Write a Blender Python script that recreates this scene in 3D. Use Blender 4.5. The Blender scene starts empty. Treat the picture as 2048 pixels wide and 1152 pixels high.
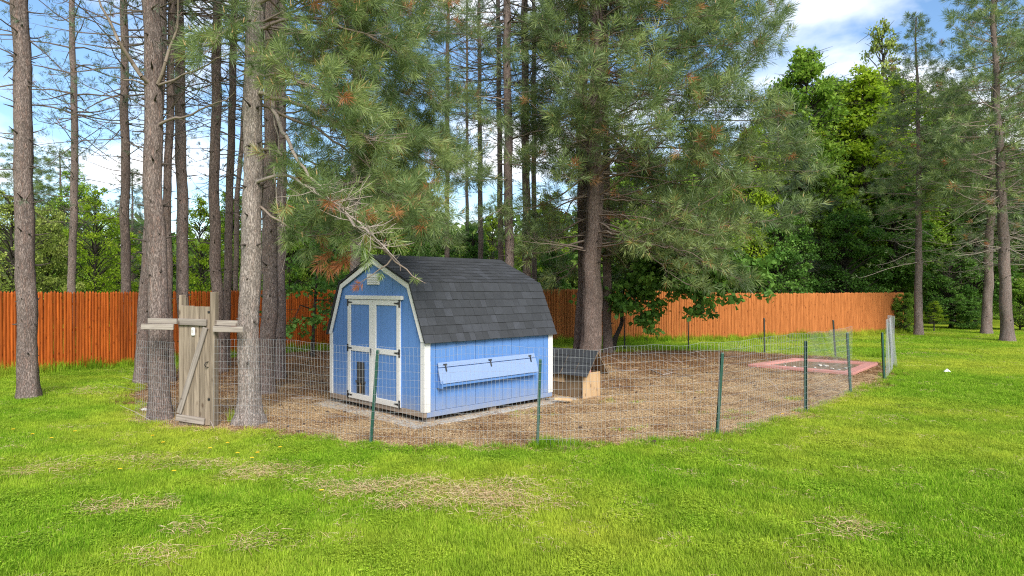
import bpy, bmesh, math, random
import numpy as np
from mathutils import Vector, Matrix, Euler

# ------------------------------------------------------------------ camera, sky, sun, exposure
scene = bpy.context.scene
COL = scene.collection
CAM_H = 1.9          # eye height above the lawn, metres
FOC = 1320.0         # focal length expressed in pixels of a 2048 wide frame
CX, HZ = 1024.0, 578.0

cam_data = bpy.data.cameras.new('camera')
cam_data.sensor_width = 36.0
cam_data.lens = 36.0 * FOC / 2048.0
cam_data.shift_y = 0.001
cam_data.clip_start = 0.05
cam_data.clip_end = 3000.0
cam = bpy.data.objects.new('camera', cam_data)
cam.location = (0, 0, CAM_H)
cam.rotation_euler = (math.radians(90), 0, 0)
COL.objects.link(cam)
scene.camera = cam

SUN_EL, SUN_AZ = math.radians(37), math.radians(161)   # azimuth measured clockwise from +Y (view direction)
world = bpy.data.worlds.new('World')
scene.world = world
world.use_nodes = True
wn, wl = world.node_tree.nodes, world.node_tree.links
wn.clear()
w_out = wn.new('ShaderNodeOutputWorld')
w_bg = wn.new('ShaderNodeBackground'); w_bg.inputs['Strength'].default_value = 0.090
sky = wn.new('ShaderNodeTexSky'); sky.sky_type = 'NISHITA'; sky.sun_disc = False
sky.sun_elevation = SUN_EL; sky.sun_rotation = SUN_AZ
sky.air_density = 1.0; sky.dust_density = 0.1; sky.ozone_density = 2.0
w_tc = wn.new('ShaderNodeTexCoord')
w_sep = wn.new('ShaderNodeSeparateXYZ'); wl.new(w_tc.outputs['Generated'], w_sep.inputs[0])
w_zz = wn.new('ShaderNodeMath'); w_zz.operation = 'MAXIMUM'; w_zz.inputs[1].default_value = 0.0
wl.new(w_sep.outputs['Z'], w_zz.inputs[0])
w_za = wn.new('ShaderNodeMath'); w_za.operation = 'ADD'; w_za.inputs[1].default_value = 0.22
wl.new(w_zz.outputs[0], w_za.inputs[0])
w_dx = wn.new('ShaderNodeMath'); w_dx.operation = 'DIVIDE'
w_dy = wn.new('ShaderNodeMath'); w_dy.operation = 'DIVIDE'
wl.new(w_sep.outputs['X'], w_dx.inputs[0]); wl.new(w_za.outputs[0], w_dx.inputs[1])
wl.new(w_sep.outputs['Y'], w_dy.inputs[0]); wl.new(w_za.outputs[0], w_dy.inputs[1])
w_cmb = wn.new('ShaderNodeCombineXYZ')
w_ox = wn.new('ShaderNodeMath'); w_ox.operation = 'ADD'; w_ox.inputs[1].default_value = 0.22
wl.new(w_dx.outputs[0], w_ox.inputs[0]); wl.new(w_ox.outputs[0], w_cmb.inputs[0]); wl.new(w_dy.outputs[0], w_cmb.inputs[1])
w_cmb.inputs[2].default_value = 3.0
w_no = wn.new('ShaderNodeTexNoise'); w_no.inputs['Scale'].default_value = 1.35
w_no.inputs['Detail'].default_value = 7; w_no.inputs['Roughness'].default_value = 0.5
w_no.inputs['Distortion'].default_value = 0.25
wl.new(w_cmb.outputs[0], w_no.inputs['Vector'])
w_rp = wn.new('ShaderNodeValToRGB')
w_rp.color_ramp.elements[0].position = 0.46; w_rp.color_ramp.elements[1].position = 0.60
wl.new(w_no.outputs['Fac'], w_rp.inputs[0])
w_hs = wn.new('ShaderNodeMix'); w_hs.data_type = 'RGBA'
w_hs.inputs['B'].default_value = (7.4, 7.5, 7.7, 1)
wl.new(w_rp.outputs['Color'], w_hs.inputs['Factor'])
w_sat = wn.new('ShaderNodeHueSaturation'); w_sat.inputs['Saturation'].default_value = 1.1
wl.new(sky.outputs['Color'], w_sat.inputs['Color'])
wl.new(w_sat.outputs['Color'], w_hs.inputs['A'])
wl.new(w_hs.outputs['Result'], w_bg.inputs['Color'])
wl.new(w_bg.outputs[0], w_out.inputs[0])

sun_data = bpy.data.lights.new('sun', 'SUN')
sun_data.energy = 2.7
sun_data.angle = math.radians(28)
sun_data.color = (1.0, 0.95, 0.87)
sun = bpy.data.objects.new('sun', sun_data)
sd = Vector((math.sin(SUN_AZ) * math.cos(SUN_EL), math.cos(SUN_AZ) * math.cos(SUN_EL), math.sin(SUN_EL)))
sun.rotation_euler = sd.to_track_quat('Z', 'Y').to_euler()
sun.location = sd * 60
COL.objects.link(sun)

scene.view_settings.view_transform = 'Standard'
scene.view_settings.look = 'None'
scene.view_settings.gamma = 1.0
scene.view_settings.exposure = 1.25
scene.render.engine = 'CYCLES'
scene.cycles.use_denoising = False
scene.cycles.filter_width = 1.15
scene.cycles.adaptive_threshold = 0.006
scene.cycles.max_bounces = 6
scene.cycles.diffuse_bounces = 3
scene.cycles.glossy_bounces = 2
scene.cycles.transmission_bounces = 4
scene.cycles.transparent_max_bounces = 4

# ------------------------------------------------------------------ helpers
RNG = np.random.default_rng(11)
random.seed(11)

def gnd(px, py, z=0.0):
    """a point of the site plan: where the sight line through a photo pixel meets height z"""
    y = FOC * (CAM_H - z) / (py - HZ)
    return Vector(((px - CX) / FOC * y, y, z))

def at(px, py, y):
    return Vector(((px - CX) / FOC * y, y, CAM_H + (HZ - py) * y / FOC))

def tag(o, label=None, cat=None, group=None, kind=None):
    if label: o['label'] = label
    if cat: o['category'] = cat
    if group: o['group'] = group
    if kind: o['kind'] = kind
    return o

def empty(name, loc=(0, 0, 0), rz=0.0):
    o = bpy.data.objects.new(name, None)
    o.empty_display_size = 0.2
    o.location = loc; o.rotation_euler = (0, 0, rz)
    COL.objects.link(o)
    return o

def link(name, me, parent=None, loc=None, rot=None, mat=None):
    o = bpy.data.objects.new(name, me)
    COL.objects.link(o)
    if parent is not None: o.parent = parent
    if loc is not None: o.location = loc
    if rot is not None: o.rotation_euler = rot
    if mat is not None and len(me.materials) == 0: me.materials.append(mat)
    return o

def mesh_pd(name, verts, faces, mat=None, smooth=False):
    me = bpy.data.meshes.new(name)
    me.from_pydata([tuple(v) for v in verts], [], [tuple(f) for f in faces])
    me.update()
    if smooth:
        me.polygons.foreach_set('use_smooth', np.ones(len(me.polygons), bool))
    if mat: me.materials.append(mat)
    return me

def mesh_np(name, V, F, mat=None, tint=None, smooth=False):
    """V (n,3), F (m,3 or 4) -> mesh, fast"""
    me = bpy.data.meshes.new(name)
    n, m, k = len(V), len(F), F.shape[1]
    me.vertices.add(n); me.loops.add(m * k); me.polygons.add(m)
    me.vertices.foreach_set('co', np.ascontiguousarray(V, np.float32).ravel())
    me.loops.foreach_set('vertex_index', np.ascontiguousarray(F, np.int32).ravel())
    me.polygons.foreach_set('loop_start', np.arange(0, m * k, k, dtype=np.int32))
    if smooth: me.polygons.foreach_set('use_smooth', np.ones(m, bool))
    me.update(calc_edges=True)
    if tint is not None:
        a = me.attributes.new('tint', 'FLOAT', 'POINT')
        a.data.foreach_set('value', np.ascontiguousarray(tint, np.float32))
    if mat: me.materials.append(mat)
    return me

def box_mesh(name, sx, sy, sz, mat=None, bev=0.0, origin='center'):
    bm = bmesh.new()
    bmesh.ops.create_cube(bm, size=1.0)
    for v in bm.verts: v.co = Vector((v.co.x * sx, v.co.y * sy, v.co.z * sz))
    if bev > 0:
        bmesh.ops.bevel(bm, geom=list(bm.edges), offset=bev, segments=1, affect='EDGES')
    if origin == 'base':
        for v in bm.verts: v.co.z += sz / 2
    me = bpy.data.meshes.new(name); bm.to_mesh(me); bm.free()
    if mat: me.materials.append(mat)
    return me

def box(name, lo, hi, mat, parent=None, bev=0.004):
    lo, hi = Vector(lo), Vector(hi)
    s = hi - lo
    me = box_mesh(name, abs(s.x), abs(s.y), abs(s.z), mat, min(bev, 0.3 * min(abs(s.x), abs(s.y), abs(s.z))))
    return link(name, me, parent, (lo + hi) / 2)

def bar(name, a, b, w, t, mat, parent=None, up=(0, 0, 1), bev=0.004):
    """a board from a to b, w wide across `up`, t thick"""
    a, b = Vector(a), Vector(b)
    d = (b - a); L = d.length; d.normalize()
    upv = Vector(up); s = d.cross(upv).normalized(); u2 = s.cross(d).normalized()
    me = box_mesh(name, L, t, w, mat, bev)
    o = link(name, me, parent)
    M = Matrix((d, s * -1, u2)).transposed().to_4x4()
    M.translation = (a + b) / 2
    o.matrix_local = M
    return o

def prism(name, poly, axis, a0, a1, mat, parent=None):
    """extrude a 2-D polygon along an axis: 'x' takes (y,z) points, 'y' takes (x,z)"""
    V = []
    for a in (a0, a1):
        for p in poly:
            V.append((a, p[0], p[1]) if axis == 'x' else (p[0], a, p[1]))
    n = len(poly)
    F = [tuple(range(n)), tuple(range(2 * n - 1, n - 1, -1))]
    for i in range(n):
        j = (i + 1) % n
        F.append((i, n + i, n + j, j))
    me = mesh_pd(name, V, F, mat)
    bm = bmesh.new(); bm.from_mesh(me); bmesh.ops.recalc_face_normals(bm, faces=bm.faces); bm.to_mesh(me); bm.free()
    return link(name, me, parent)

class Segs:
    """thin tubes gathered for one mesh"""
    def __init__(self): self.a, self.b, self.r, self.q = [], [], [], []
    def add(self, p0, p1, r0, r1): self.a.append(p0); self.b.append(p1); self.r.append(r0); self.q.append(r1)
    def path(self, P, r0, r1):
        n = len(P) - 1
        for i in range(n):
            self.add(P[i], P[i + 1], r0 + (r1 - r0) * i / n, r0 + (r1 - r0) * (i + 1) / n)
    def arrays(self, sides):
        A = np.array(self.a, float).reshape(-1, 3); B = np.array(self.b, float).reshape(-1, 3)
        R = np.array(self.r, float); Q = np.array(self.q, float)
        n = len(A)
        D = B - A; D /= np.maximum(np.linalg.norm(D, axis=1, keepdims=True), 1e-9)
        ref = np.where(np.abs(D[:, 2:3]) > 0.8, np.array([[1.0, 0, 0]]), np.array([[0, 0, 1.0]]))
        U = np.cross(D, ref); U /= np.linalg.norm(U, axis=1, keepdims=True)
        W = np.cross(D, U)
        V = np.zeros((n, 2, sides, 3))
        for k in range(sides):
            t = 2 * math.pi * k / sides
            off = U * math.cos(t) + W * math.sin(t)
            V[:, 0, k] = A + off * R[:, None]
            V[:, 1, k] = B + off * Q[:, None]
        base = (np.arange(n) * 2 * sides)[:, None]
        F = []
        for k in range(sides):
            j = (k + 1) % sides
            F.append(np.concatenate([base + k, base + j, base + sides + j, base + sides + k], 1))
        F = np.stack(F, 1).reshape(-1, 4)
        return V.reshape(-1, 3), F
    def mesh(self, name, mat, sides=4, smooth=True):
        V, F = self.arrays(sides)
        return mesh_np(name, V, F, mat, smooth=smooth)

# ------------------------------------------------------------------ materials
MATS = {}
def new_mat(name):
    m = bpy.data.materials.new(name); m.use_nodes = True
    nt = m.node_tree; nt.nodes.clear()
    out = nt.nodes.new('ShaderNodeOutputMaterial')
    b = nt.nodes.new('ShaderNodeBsdfPrincipled')
    nt.links.new(b.outputs[0], out.inputs[0])
    MATS[name] = m
    return m, nt, b, out

def nd(nt, typ, **kw):
    n = nt.nodes.new(typ)
    for k, v in kw.items():
        if k in n.inputs: n.inputs[k].default_value = v
        else: setattr(n, k, v)
    return n

def coords(nt, kind='Object', scale=(1, 1, 1), rnd=False):
    tc = nd(nt, 'ShaderNodeTexCoord')
    mp = nd(nt, 'ShaderNodeMapping'); mp.inputs['Scale'].default_value = scale
    nt.links.new(tc.outputs[kind], mp.inputs[0])
    if rnd:
        oi = nd(nt, 'ShaderNodeObjectInfo')
        mu = nd(nt, 'ShaderNodeMath', operation='MULTIPLY'); mu.inputs[1].default_value = 37.0
        nt.links.new(oi.outputs['Random'], mu.inputs[0])
        cb = nd(nt, 'ShaderNodeCombineXYZ')
        for i in range(3): nt.links.new(mu.outputs[0], cb.inputs[i])
        nt.links.new(cb.outputs[0], mp.inputs['Location'])
    return mp.outputs[0]

def ramp(nt, fac, stops, interp='LINEAR'):
    r = nd(nt, 'ShaderNodeValToRGB'); r.color_ramp.interpolation = interp
    el = r.color_ramp.elements
    while len(el) < len(stops): el.new(0.5)
    for e, (p, c) in zip(el, stops):
        e.position = p; e.color = (*c, 1) if len(c) == 3 else c
    nt.links.new(fac, r.inputs[0])
    return r.outputs[0]

def mixc(nt, fac, a, b, blend='MIX'):
    m = nd(nt, 'ShaderNodeMix'); m.data_type = 'RGBA'; m.blend_type = blend
    for sock, v in (('Factor', fac), ('A', a), ('B', b)):
        if hasattr(v, 'links') or hasattr(v, 'is_linked'): nt.links.new(v, m.inputs[sock])
        elif isinstance(v, (int, float)): m.inputs[sock].default_value = v
        else: m.inputs[sock].default_value = (*v, 1) if len(v) == 3 else v
    return m.outputs['Result']

def noise(nt, vec, scale, detail=4, rough=0.55, dist=0.0):
    n = nd(nt, 'ShaderNodeTexNoise', Scale=scale, Detail=detail, Roughness=rough, Distortion=dist)
    nt.links.new(vec, n.inputs['Vector'])
    return n.outputs['Fac']

def bump(nt, b, h, strength=0.5, distance=0.01):
    n = nd(nt, 'ShaderNodeBump', Strength=strength, Distance=distance)
    nt.links.new(h, n.inputs['Height']); nt.links.new(n.outputs[0], b.inputs['Normal'])

def objrand(nt):
    return nd(nt, 'ShaderNodeObjectInfo').outputs['Random']

def wood_mat(name, c_lo, c_hi, grain=(40, 40, 2.2), rough=0.8, var=0.35, bmp=0.35, knots=True):
    m, nt, b, _ = new_mat(name)
    v = coords(nt, 'Object', grain, rnd=True)
    n1 = noise(nt, v, 1.0, 5, 0.6, 0.6)
    col = ramp(nt, n1, [(0.25, c_lo), (0.72, c_hi)])
    r = ramp(nt, objrand(nt), [(0, (1 - var,) * 3), (1, (1 + var * 0.5,) * 3)])
    col = mixc(nt, 1.0, col, r, 'MULTIPLY')
    if knots:
        v2 = coords(nt, 'Object', (9, 9, 4), rnd=True)
        vo = nd(nt, 'ShaderNodeTexVoronoi', Scale=1.0); nt.links.new(v2, vo.inputs['Vector'])
        k = ramp(nt, vo.outputs['Distance'], [(0.08, (0.35, 0.28, 0.25)), (0.2, (1, 1, 1))])
        col = mixc(nt, 0.8, col, k, 'MULTIPLY')
    nt.links.new(col, b.inputs['Base Color'])
    b.inputs['Roughness'].default_value = rough
    bump(nt, b, n1, bmp, 0.004)
    b.inputs['Specular IOR Level'].default_value = 0.15
    return m

def paint_mat(name, c, var=0.12, rough=0.55, dirt=(0.25, 0.2, 0.13), dirt_amt=0.0, bscale=60):
    m, nt, b, _ = new_mat(name)
    v = coords(nt, 'Object', (1, 1, 1), rnd=True)
    n1 = noise(nt, v, 5, 5, 0.6); n2 = noise(nt, v, bscale, 4, 0.6)
    col = mixc(nt, n1, [x * (1 - var) for x in c], [min(1, x * (1 + var)) for x in c])
    g = ramp(nt, n2, [(0.3, (0.86,) * 3), (0.7, (1.08,) * 3)])
    col = mixc(nt, 0.8, col, g, 'MULTIPLY')
    if dirt_amt:
        # splashed soil on the lowest boards: a stain with its own ragged edge
        geo = nd(nt, 'ShaderNodeNewGeometry'); sp = nd(nt, 'ShaderNodeSeparateXYZ')
        nt.links.new(geo.outputs['Position'], sp.inputs[0])
        ad = nd(nt, 'ShaderNodeMath', operation='MULTIPLY_ADD'); ad.inputs[1].default_value = 0.34
        nt.links.new(noise(nt, coords(nt, 'Object', (9, 9, 3)), 1, 5, 0.65), ad.inputs[0])
        nt.links.new(sp.outputs['Z'], ad.inputs[2])
        d = ramp(nt, ad.outputs[0], [(0.26, (dirt_amt,) * 3), (0.60, (0, 0, 0))])
        col = mixc(nt, d, col, dirt)
    nt.links.new(col, b.inputs['Base Color'])
    b.inputs['Roughness'].default_value = rough
    bump(nt, b, n2, 0.05, 0.002)
    return m

def leaf_mat(name, stops, trans=0.35, rough=0.55, spec=0.25):
    m, nt, b, out = new_mat(name)
    a = nd(nt, 'ShaderNodeAttribute'); a.attribute_name = 'tint'
    col = ramp(nt, a.outputs['Fac'], stops)
    nt.links.new(col, b.inputs['Base Color'])
    b.inputs['Roughness'].default_value = rough
    b.inputs['Specular IOR Level'].default_value = spec
    tr = nd(nt, 'ShaderNodeBsdfTranslucent'); nt.links.new(col, tr.inputs[0])
    mx = nd(nt, 'ShaderNodeMixShader'); mx.inputs[0].default_value = trans
    nt.links.new(b.outputs[0], mx.inputs[1]); nt.links.new(tr.outputs[0], mx.inputs[2])
    nt.links.new(mx.outputs[0], out.inputs[0])
    return m

def bark_mat(name, c_dark, c_mid, c_light, scale=1.0, red=0.4):
    m, nt, b, _ = new_mat(name)
    v = coords(nt, 'Object', (10 * scale, 10 * scale, 1.7 * scale), rnd=True)
    wv = nd(nt, 'ShaderNodeTexNoise', Scale=1.6, Detail=5); nt.links.new(v, wv.inputs['Vector'])
    wa = nd(nt, 'ShaderNodeVectorMath', operation='MULTIPLY_ADD'); wa.inputs[1].default_value = (2.2, 2.2, 2.2)
    nt.links.new(wv.outputs['Color'], wa.inputs[0]); nt.links.new(v, wa.inputs[2])
    vo = nd(nt, 'ShaderNodeTexVoronoi', Scale=3.0, feature='DISTANCE_TO_EDGE'); nt.links.new(wa.outputs[0], vo.inputs['Vector'])
    vc = nd(nt, 'ShaderNodeTexVoronoi', Scale=3.0); nt.links.new(wa.outputs[0], vc.inputs['Vector'])
    n2 = noise(nt, v, 6, 6, 0.7)
    crack = ramp(nt, vo.outputs['Distance'], [(0.0, (0.15,) * 3), (0.16, (1, 1, 1))])
    plate = mixc(nt, ramp(nt, n2, [(0.36, (0, 0, 0)), (0.64, (1, 1, 1))]), [x * 0.8 for x in c_mid], c_light)
    sep = nd(nt, 'ShaderNodeSeparateColor'); nt.links.new(vc.outputs['Color'], sep.inputs[0])
    rr = ramp(nt, sep.outputs[0], [(0.6, (0, 0, 0)), (0.95, (red,) * 3)])
    plate = mixc(nt, rr, plate, (c_mid[0] * 1.25, c_mid[1] * 0.86, c_mid[2] * 0.7))
    col = mixc(nt, crack, c_dark, plate)
    big = noise(nt, coords(nt, 'Object', (2, 2, 0.7), rnd=True), 1.5, 3)
    col = mixc(nt, 0.7, col, ramp(nt, big, [(0.3, (0.66,) * 3), (0.7, (1.2,) * 3)]), 'MULTIPLY')
    nt.links.new(col, b.inputs['Base Color'])
    b.inputs['Roughness'].default_value = 0.92
    b.inputs['Specular IOR Level'].default_value = 0.2
    h = nd(nt, 'ShaderNodeMath', operation='MULTIPLY_ADD'); h.inputs[1].default_value = 0.5
    nt.links.new(n2, h.inputs[0]); nt.links.new(crack, h.inputs[2])
    bump(nt, b, h.outputs[0], 0.7, 0.012)
    return m

def plain_mat(name, c, rough=0.6, metal=0.0, var=0.25, sc=30):
    m, nt, b, _ = new_mat(name)
    n = noise(nt, coords(nt, 'Object', (1, 1, 1), rnd=True), sc, 4, 0.6)
    col = mixc(nt, n, [x * (1 - var) for x in c], [x * (1 + var) for x in c])
    nt.links.new(col, b.inputs['Base Color'])
    b.inputs['Roughness'].default_value = rough; b.inputs['Metallic'].default_value = metal
    return m

# bark and twigs
BARK = bark_mat('pine_bark', (0.065, 0.050, 0.044), (0.185, 0.140, 0.122), (0.33, 0.262, 0.235), 1.6)
BARK_PALE = bark_mat('pale_pine_bark', (0.10, 0.082, 0.070), (0.26, 0.215, 0.190), (0.44, 0.375, 0.335), 1.5, 0.2)
BARK_BROWN = bark_mat('brown_pine_bark', (0.050, 0.037, 0.031), (0.150, 0.110, 0.092), (0.265, 0.205, 0.178), 1.4, 0.3)
BARK_MAPLE = bark_mat('maple_bark', (0.02, 0.017, 0.014), (0.055, 0.045, 0.036), (0.10, 0.085, 0.07), 2.0, 0.0)
TWIG = plain_mat('pine_twig', (0.22, 0.17, 0.135), 0.9, 0, 0.35, 6)
TWIG_PALE = plain_mat('bare_pale_limb', (0.30, 0.245, 0.205), 0.9, 0, 0.35, 6)
TWIG_DARK = plain_mat('dark_twig', (0.115, 0.088, 0.07), 0.9, 0, 0.3, 6)
KNOT = plain_mat('dark_branch_stub', (0.06, 0.046, 0.038), 0.95, 0, 0.4, 20)
# foliage
DEAD = (0.40, 0.15, 0.055)
NEEDLE = leaf_mat('pine_needles', [(0.0, (0.068, 0.108, 0.040)), (0.45, (0.160, 0.232, 0.078)), (0.80, (0.315, 0.385, 0.125)),
                                   (0.86, (0.36, 0.13, 0.045)), (0.93, DEAD), (0.97, (0.62, 0.42, 0.20))], 0.35, 0.4, 0.5)
NEEDLE_DARK = leaf_mat('dark_pine_needles', [(0.0, (0.055, 0.085, 0.048)), (0.5, (0.105, 0.155, 0.080)), (0.80, (0.19, 0.245, 0.12)),
                                   (0.86, (0.30, 0.12, 0.045)), (1.0, DEAD)], 0.2, 0.45, 0.4)
NEEDLE_OLIVE = leaf_mat('olive_pine_needles', [(0.0, (0.08, 0.125, 0.04)), (0.5, (0.16, 0.23, 0.06)), (0.85, (0.28, 0.35, 0.10)), (1.0, (0.25, 0.28, 0.09))], 0.25)
LEAF_LIME = leaf_mat('lime_leaves', [(0.0, (0.15, 0.26, 0.016)), (0.5, (0.30, 0.44, 0.024)), (1.0, (0.46, 0.56, 0.05))], 0.5)
LEAF_MID = leaf_mat('fresh_green_leaves', [(0.0, (0.10, 0.20, 0.024)), (0.5, (0.20, 0.345, 0.036)), (1.0, (0.35, 0.48, 0.065))], 0.45)
LEAF_DEEP = leaf_mat('deep_green_leaves', [(0.0, (0.05, 0.125, 0.022)), (0.5, (0.105, 0.23, 0.034)), (1.0, (0.20, 0.35, 0.06))], 0.4)
LEAF_PALE = leaf_mat('pale_green_leaves', [(0.0, (0.16, 0.22, 0.045)), (0.5, (0.29, 0.36, 0.07)), (1.0, (0.44, 0.50, 0.13))], 0.4)
LEAF_FOREST = leaf_mat('woodland_leaves', [(0.0, (0.06, 0.12, 0.025)), (0.5, (0.13, 0.225, 0.04)), (1.0, (0.27, 0.37, 0.07))], 0.4)

GRASS_STOPS = [(0.0, (0.10, 0.235, 0.012)), (0.5, (0.245, 0.43, 0.024)), (0.85, (0.46, 0.62, 0.075)), (1.0, (0.52, 0.49, 0.14))]
def grass_mat(name, stops):
    m = leaf_mat(name, stops, 0.4, 0.7, 0.06)
    nt = m.node_tree
    b = [n for n in nt.nodes if n.type == 'BSDF_PRINCIPLED'][0]
    tr = [n for n in nt.nodes if n.type == 'BSDF_TRANSLUCENT'][0]
    src = b.inputs['Base Color'].links[0].from_socket
    geo = nd(nt, 'ShaderNodeNewGeometry')
    mp = nd(nt, 'ShaderNodeMapping'); mp.inputs['Scale'].default_value = (1, 1, 0); nt.links.new(geo.outputs['Position'], mp.inputs[0])
    n1 = noise(nt, mp.outputs[0], 0.28, 5, 0.6); n2 = noise(nt, mp.outputs[0], 2.6, 4, 0.65)
    c = mixc(nt, ramp(nt, n1, [(0.42, (0, 0, 0)), (0.62, (0.85,) * 3)]), src, (0.48, 0.54, 0.06))
    c = mixc(nt, 1.0, c, ramp(nt, n2, [(0.3, (0.72, 0.76, 0.72)), (0.7, (1.2, 1.16, 1.1))]), 'MULTIPLY')
    nt.links.new(c, b.inputs['Base Color']); nt.links.new(c, tr.inputs[0])
    return m
GRASS = grass_mat('lawn_grass_blades', GRASS_STOPS)
STRAW = leaf_mat('dry_straw', [(0.0, (0.33, 0.20, 0.095)), (0.5, (0.56, 0.38, 0.20)), (1.0, (0.78, 0.62, 0.38))], 0.15, 0.8, 0.1)
LITTER = leaf_mat('pine_litter', [(0.0, (0.085, 0.042, 0.022)), (0.35, (0.22, 0.105, 0.046)), (0.7, (0.40, 0.22, 0.095)), (1.0, (0.62, 0.43, 0.24))], 0.1, 0.85, 0.1)
# built things
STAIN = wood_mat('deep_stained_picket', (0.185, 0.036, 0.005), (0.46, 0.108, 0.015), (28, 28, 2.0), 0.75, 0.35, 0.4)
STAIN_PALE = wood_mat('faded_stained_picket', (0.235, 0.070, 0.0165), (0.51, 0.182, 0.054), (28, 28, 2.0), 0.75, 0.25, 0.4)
STAIN_RAIL = wood_mat('fence_rail_wood', (0.14, 0.06, 0.025), (0.28, 0.13, 0.05), (2, 28, 28), 0.8)
GREY_WOOD = wood_mat('weathered_grey_wood', (0.12, 0.092, 0.066), (0.34, 0.275, 0.205), (34, 34, 2.0), 0.85, 0.25, 0.5)
GREY_RAIL = wood_mat('weathered_rail_wood', (0.16, 0.13, 0.11), (0.37, 0.325, 0.28), (2.0, 34, 34), 0.85, 0.25, 0.5)
PLY = wood_mat('bare_pine_board', (0.36, 0.22, 0.11), (0.58, 0.40, 0.22), (16, 16, 1.6), 0.75, 0.15, 0.2)
PLY_OLD = wood_mat('old_plywood', (0.13, 0.085, 0.05), (0.27, 0.185, 0.11), (14, 14, 2), 0.85, 0.2, 0.3)
RED_WOOD = wood_mat('rust_red_timber', (0.16, 0.045, 0.025), (0.26, 0.09, 0.05), (14, 14, 2), 0.85, 0.2, 0.3)
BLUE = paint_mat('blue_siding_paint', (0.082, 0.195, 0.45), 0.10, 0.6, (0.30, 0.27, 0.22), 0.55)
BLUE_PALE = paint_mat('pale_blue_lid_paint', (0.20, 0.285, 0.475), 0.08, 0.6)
WHITE = paint_mat('white_trim_paint', (0.62, 0.61, 0.585), 0.05, 0.55, (0.36, 0.29, 0.20), 0.35)
RIM = wood_mat('treated_rim_board', (0.16, 0.12, 0.09), (0.30, 0.235, 0.18), (20, 3, 20), 0.85, 0.1, 0.3, False)
BLACK = plain_mat('black_iron', (0.012, 0.012, 0.013), 0.5, 0.2)
DARK = plain_mat('dark_plastic', (0.03, 0.03, 0.032), 0.55, 0, 0.3)
GREEN_POST = plain_mat('green_post_paint', (0.010, 0.058, 0.038), 0.45, 0.1, 0.5, 25)
DARK_POST = plain_mat('dark_post_paint', (0.008, 0.016, 0.013), 0.5, 0.1, 0.4, 25)
WIRE = plain_mat('galvanised_wire', (0.40, 0.41, 0.42), 0.5, 0.4, 0.2)
PINK = paint_mat('salmon_edging_paint', (0.50, 0.225, 0.185), 0.2, 0.85)
PINK_CLOTH = plain_mat('pink_bedding', (0.52, 0.18, 0.17), 0.9)
CONE = plain_mat('pine_cone_scales', (0.055, 0.033, 0.022), 0.9, 0, 0.4)
STONE = plain_mat('pale_stone', (0.47, 0.44, 0.39), 0.85, 0, 0.3, 14)
YELLOW = plain_mat('dandelion_yellow', (0.85, 0.55, 0.02), 0.7, 0, 0.1)
STEM = plain_mat('green_stem', (0.10, 0.20, 0.03), 0.6)
PLASTIC = plain_mat('off_white_plastic', (0.72, 0.72, 0.70), 0.4, 0, 0.08)

def shingle_mat():
    m, nt, b, _ = new_mat('charcoal_shingle')
    v = coords(nt, 'Object', (1, 1, 1), rnd=True)
    n = noise(nt, v, 260, 3, 0.7); n2 = noise(nt, v, 9, 3)
    c = ramp(nt, n, [(0.3, (0.014, 0.015, 0.018)), (0.7, (0.056, 0.060, 0.067))])
    c = mixc(nt, 1.0, c, ramp(nt, objrand(nt), [(0, (0.66,) * 3), (0.7, (0.86,) * 3), (1, (1.12, 1.12, 1.16))]), 'MULTIPLY')
    c = mixc(nt, 0.6, c, ramp(nt, n2, [(0.3, (0.8,) * 3), (0.7, (1.2,) * 3)]), 'MULTIPLY')
    nt.links.new(c, b.inputs['Base Color']); b.inputs['Roughness'].default_value = 0.9
    bump(nt, b, n, 0.5, 0.002)
    return m
SHINGLE = shingle_mat()

def concrete_mat():
    m, nt, b, _ = new_mat('pale_concrete')
    v = coords(nt, 'Object', (1, 1, 1))
    n = noise(nt, v, 4, 6, 0.65); n2 = noise(nt, v, 70, 4, 0.7)
    c = mixc(nt, n, (0.30, 0.28, 0.245), (0.52, 0.50, 0.46))
    c = mixc(nt, 0.7, c, ramp(nt, n2, [(0.3, (0.8,) * 3), (0.7, (1.1,) * 3)]), 'MULTIPLY')
    nt.links.new(c, b.inputs['Base Color']); b.inputs['Roughness'].default_value = 0.9
    bump(nt, b, n2, 0.4, 0.004)
    return m
CONCRETE = concrete_mat()

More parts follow.
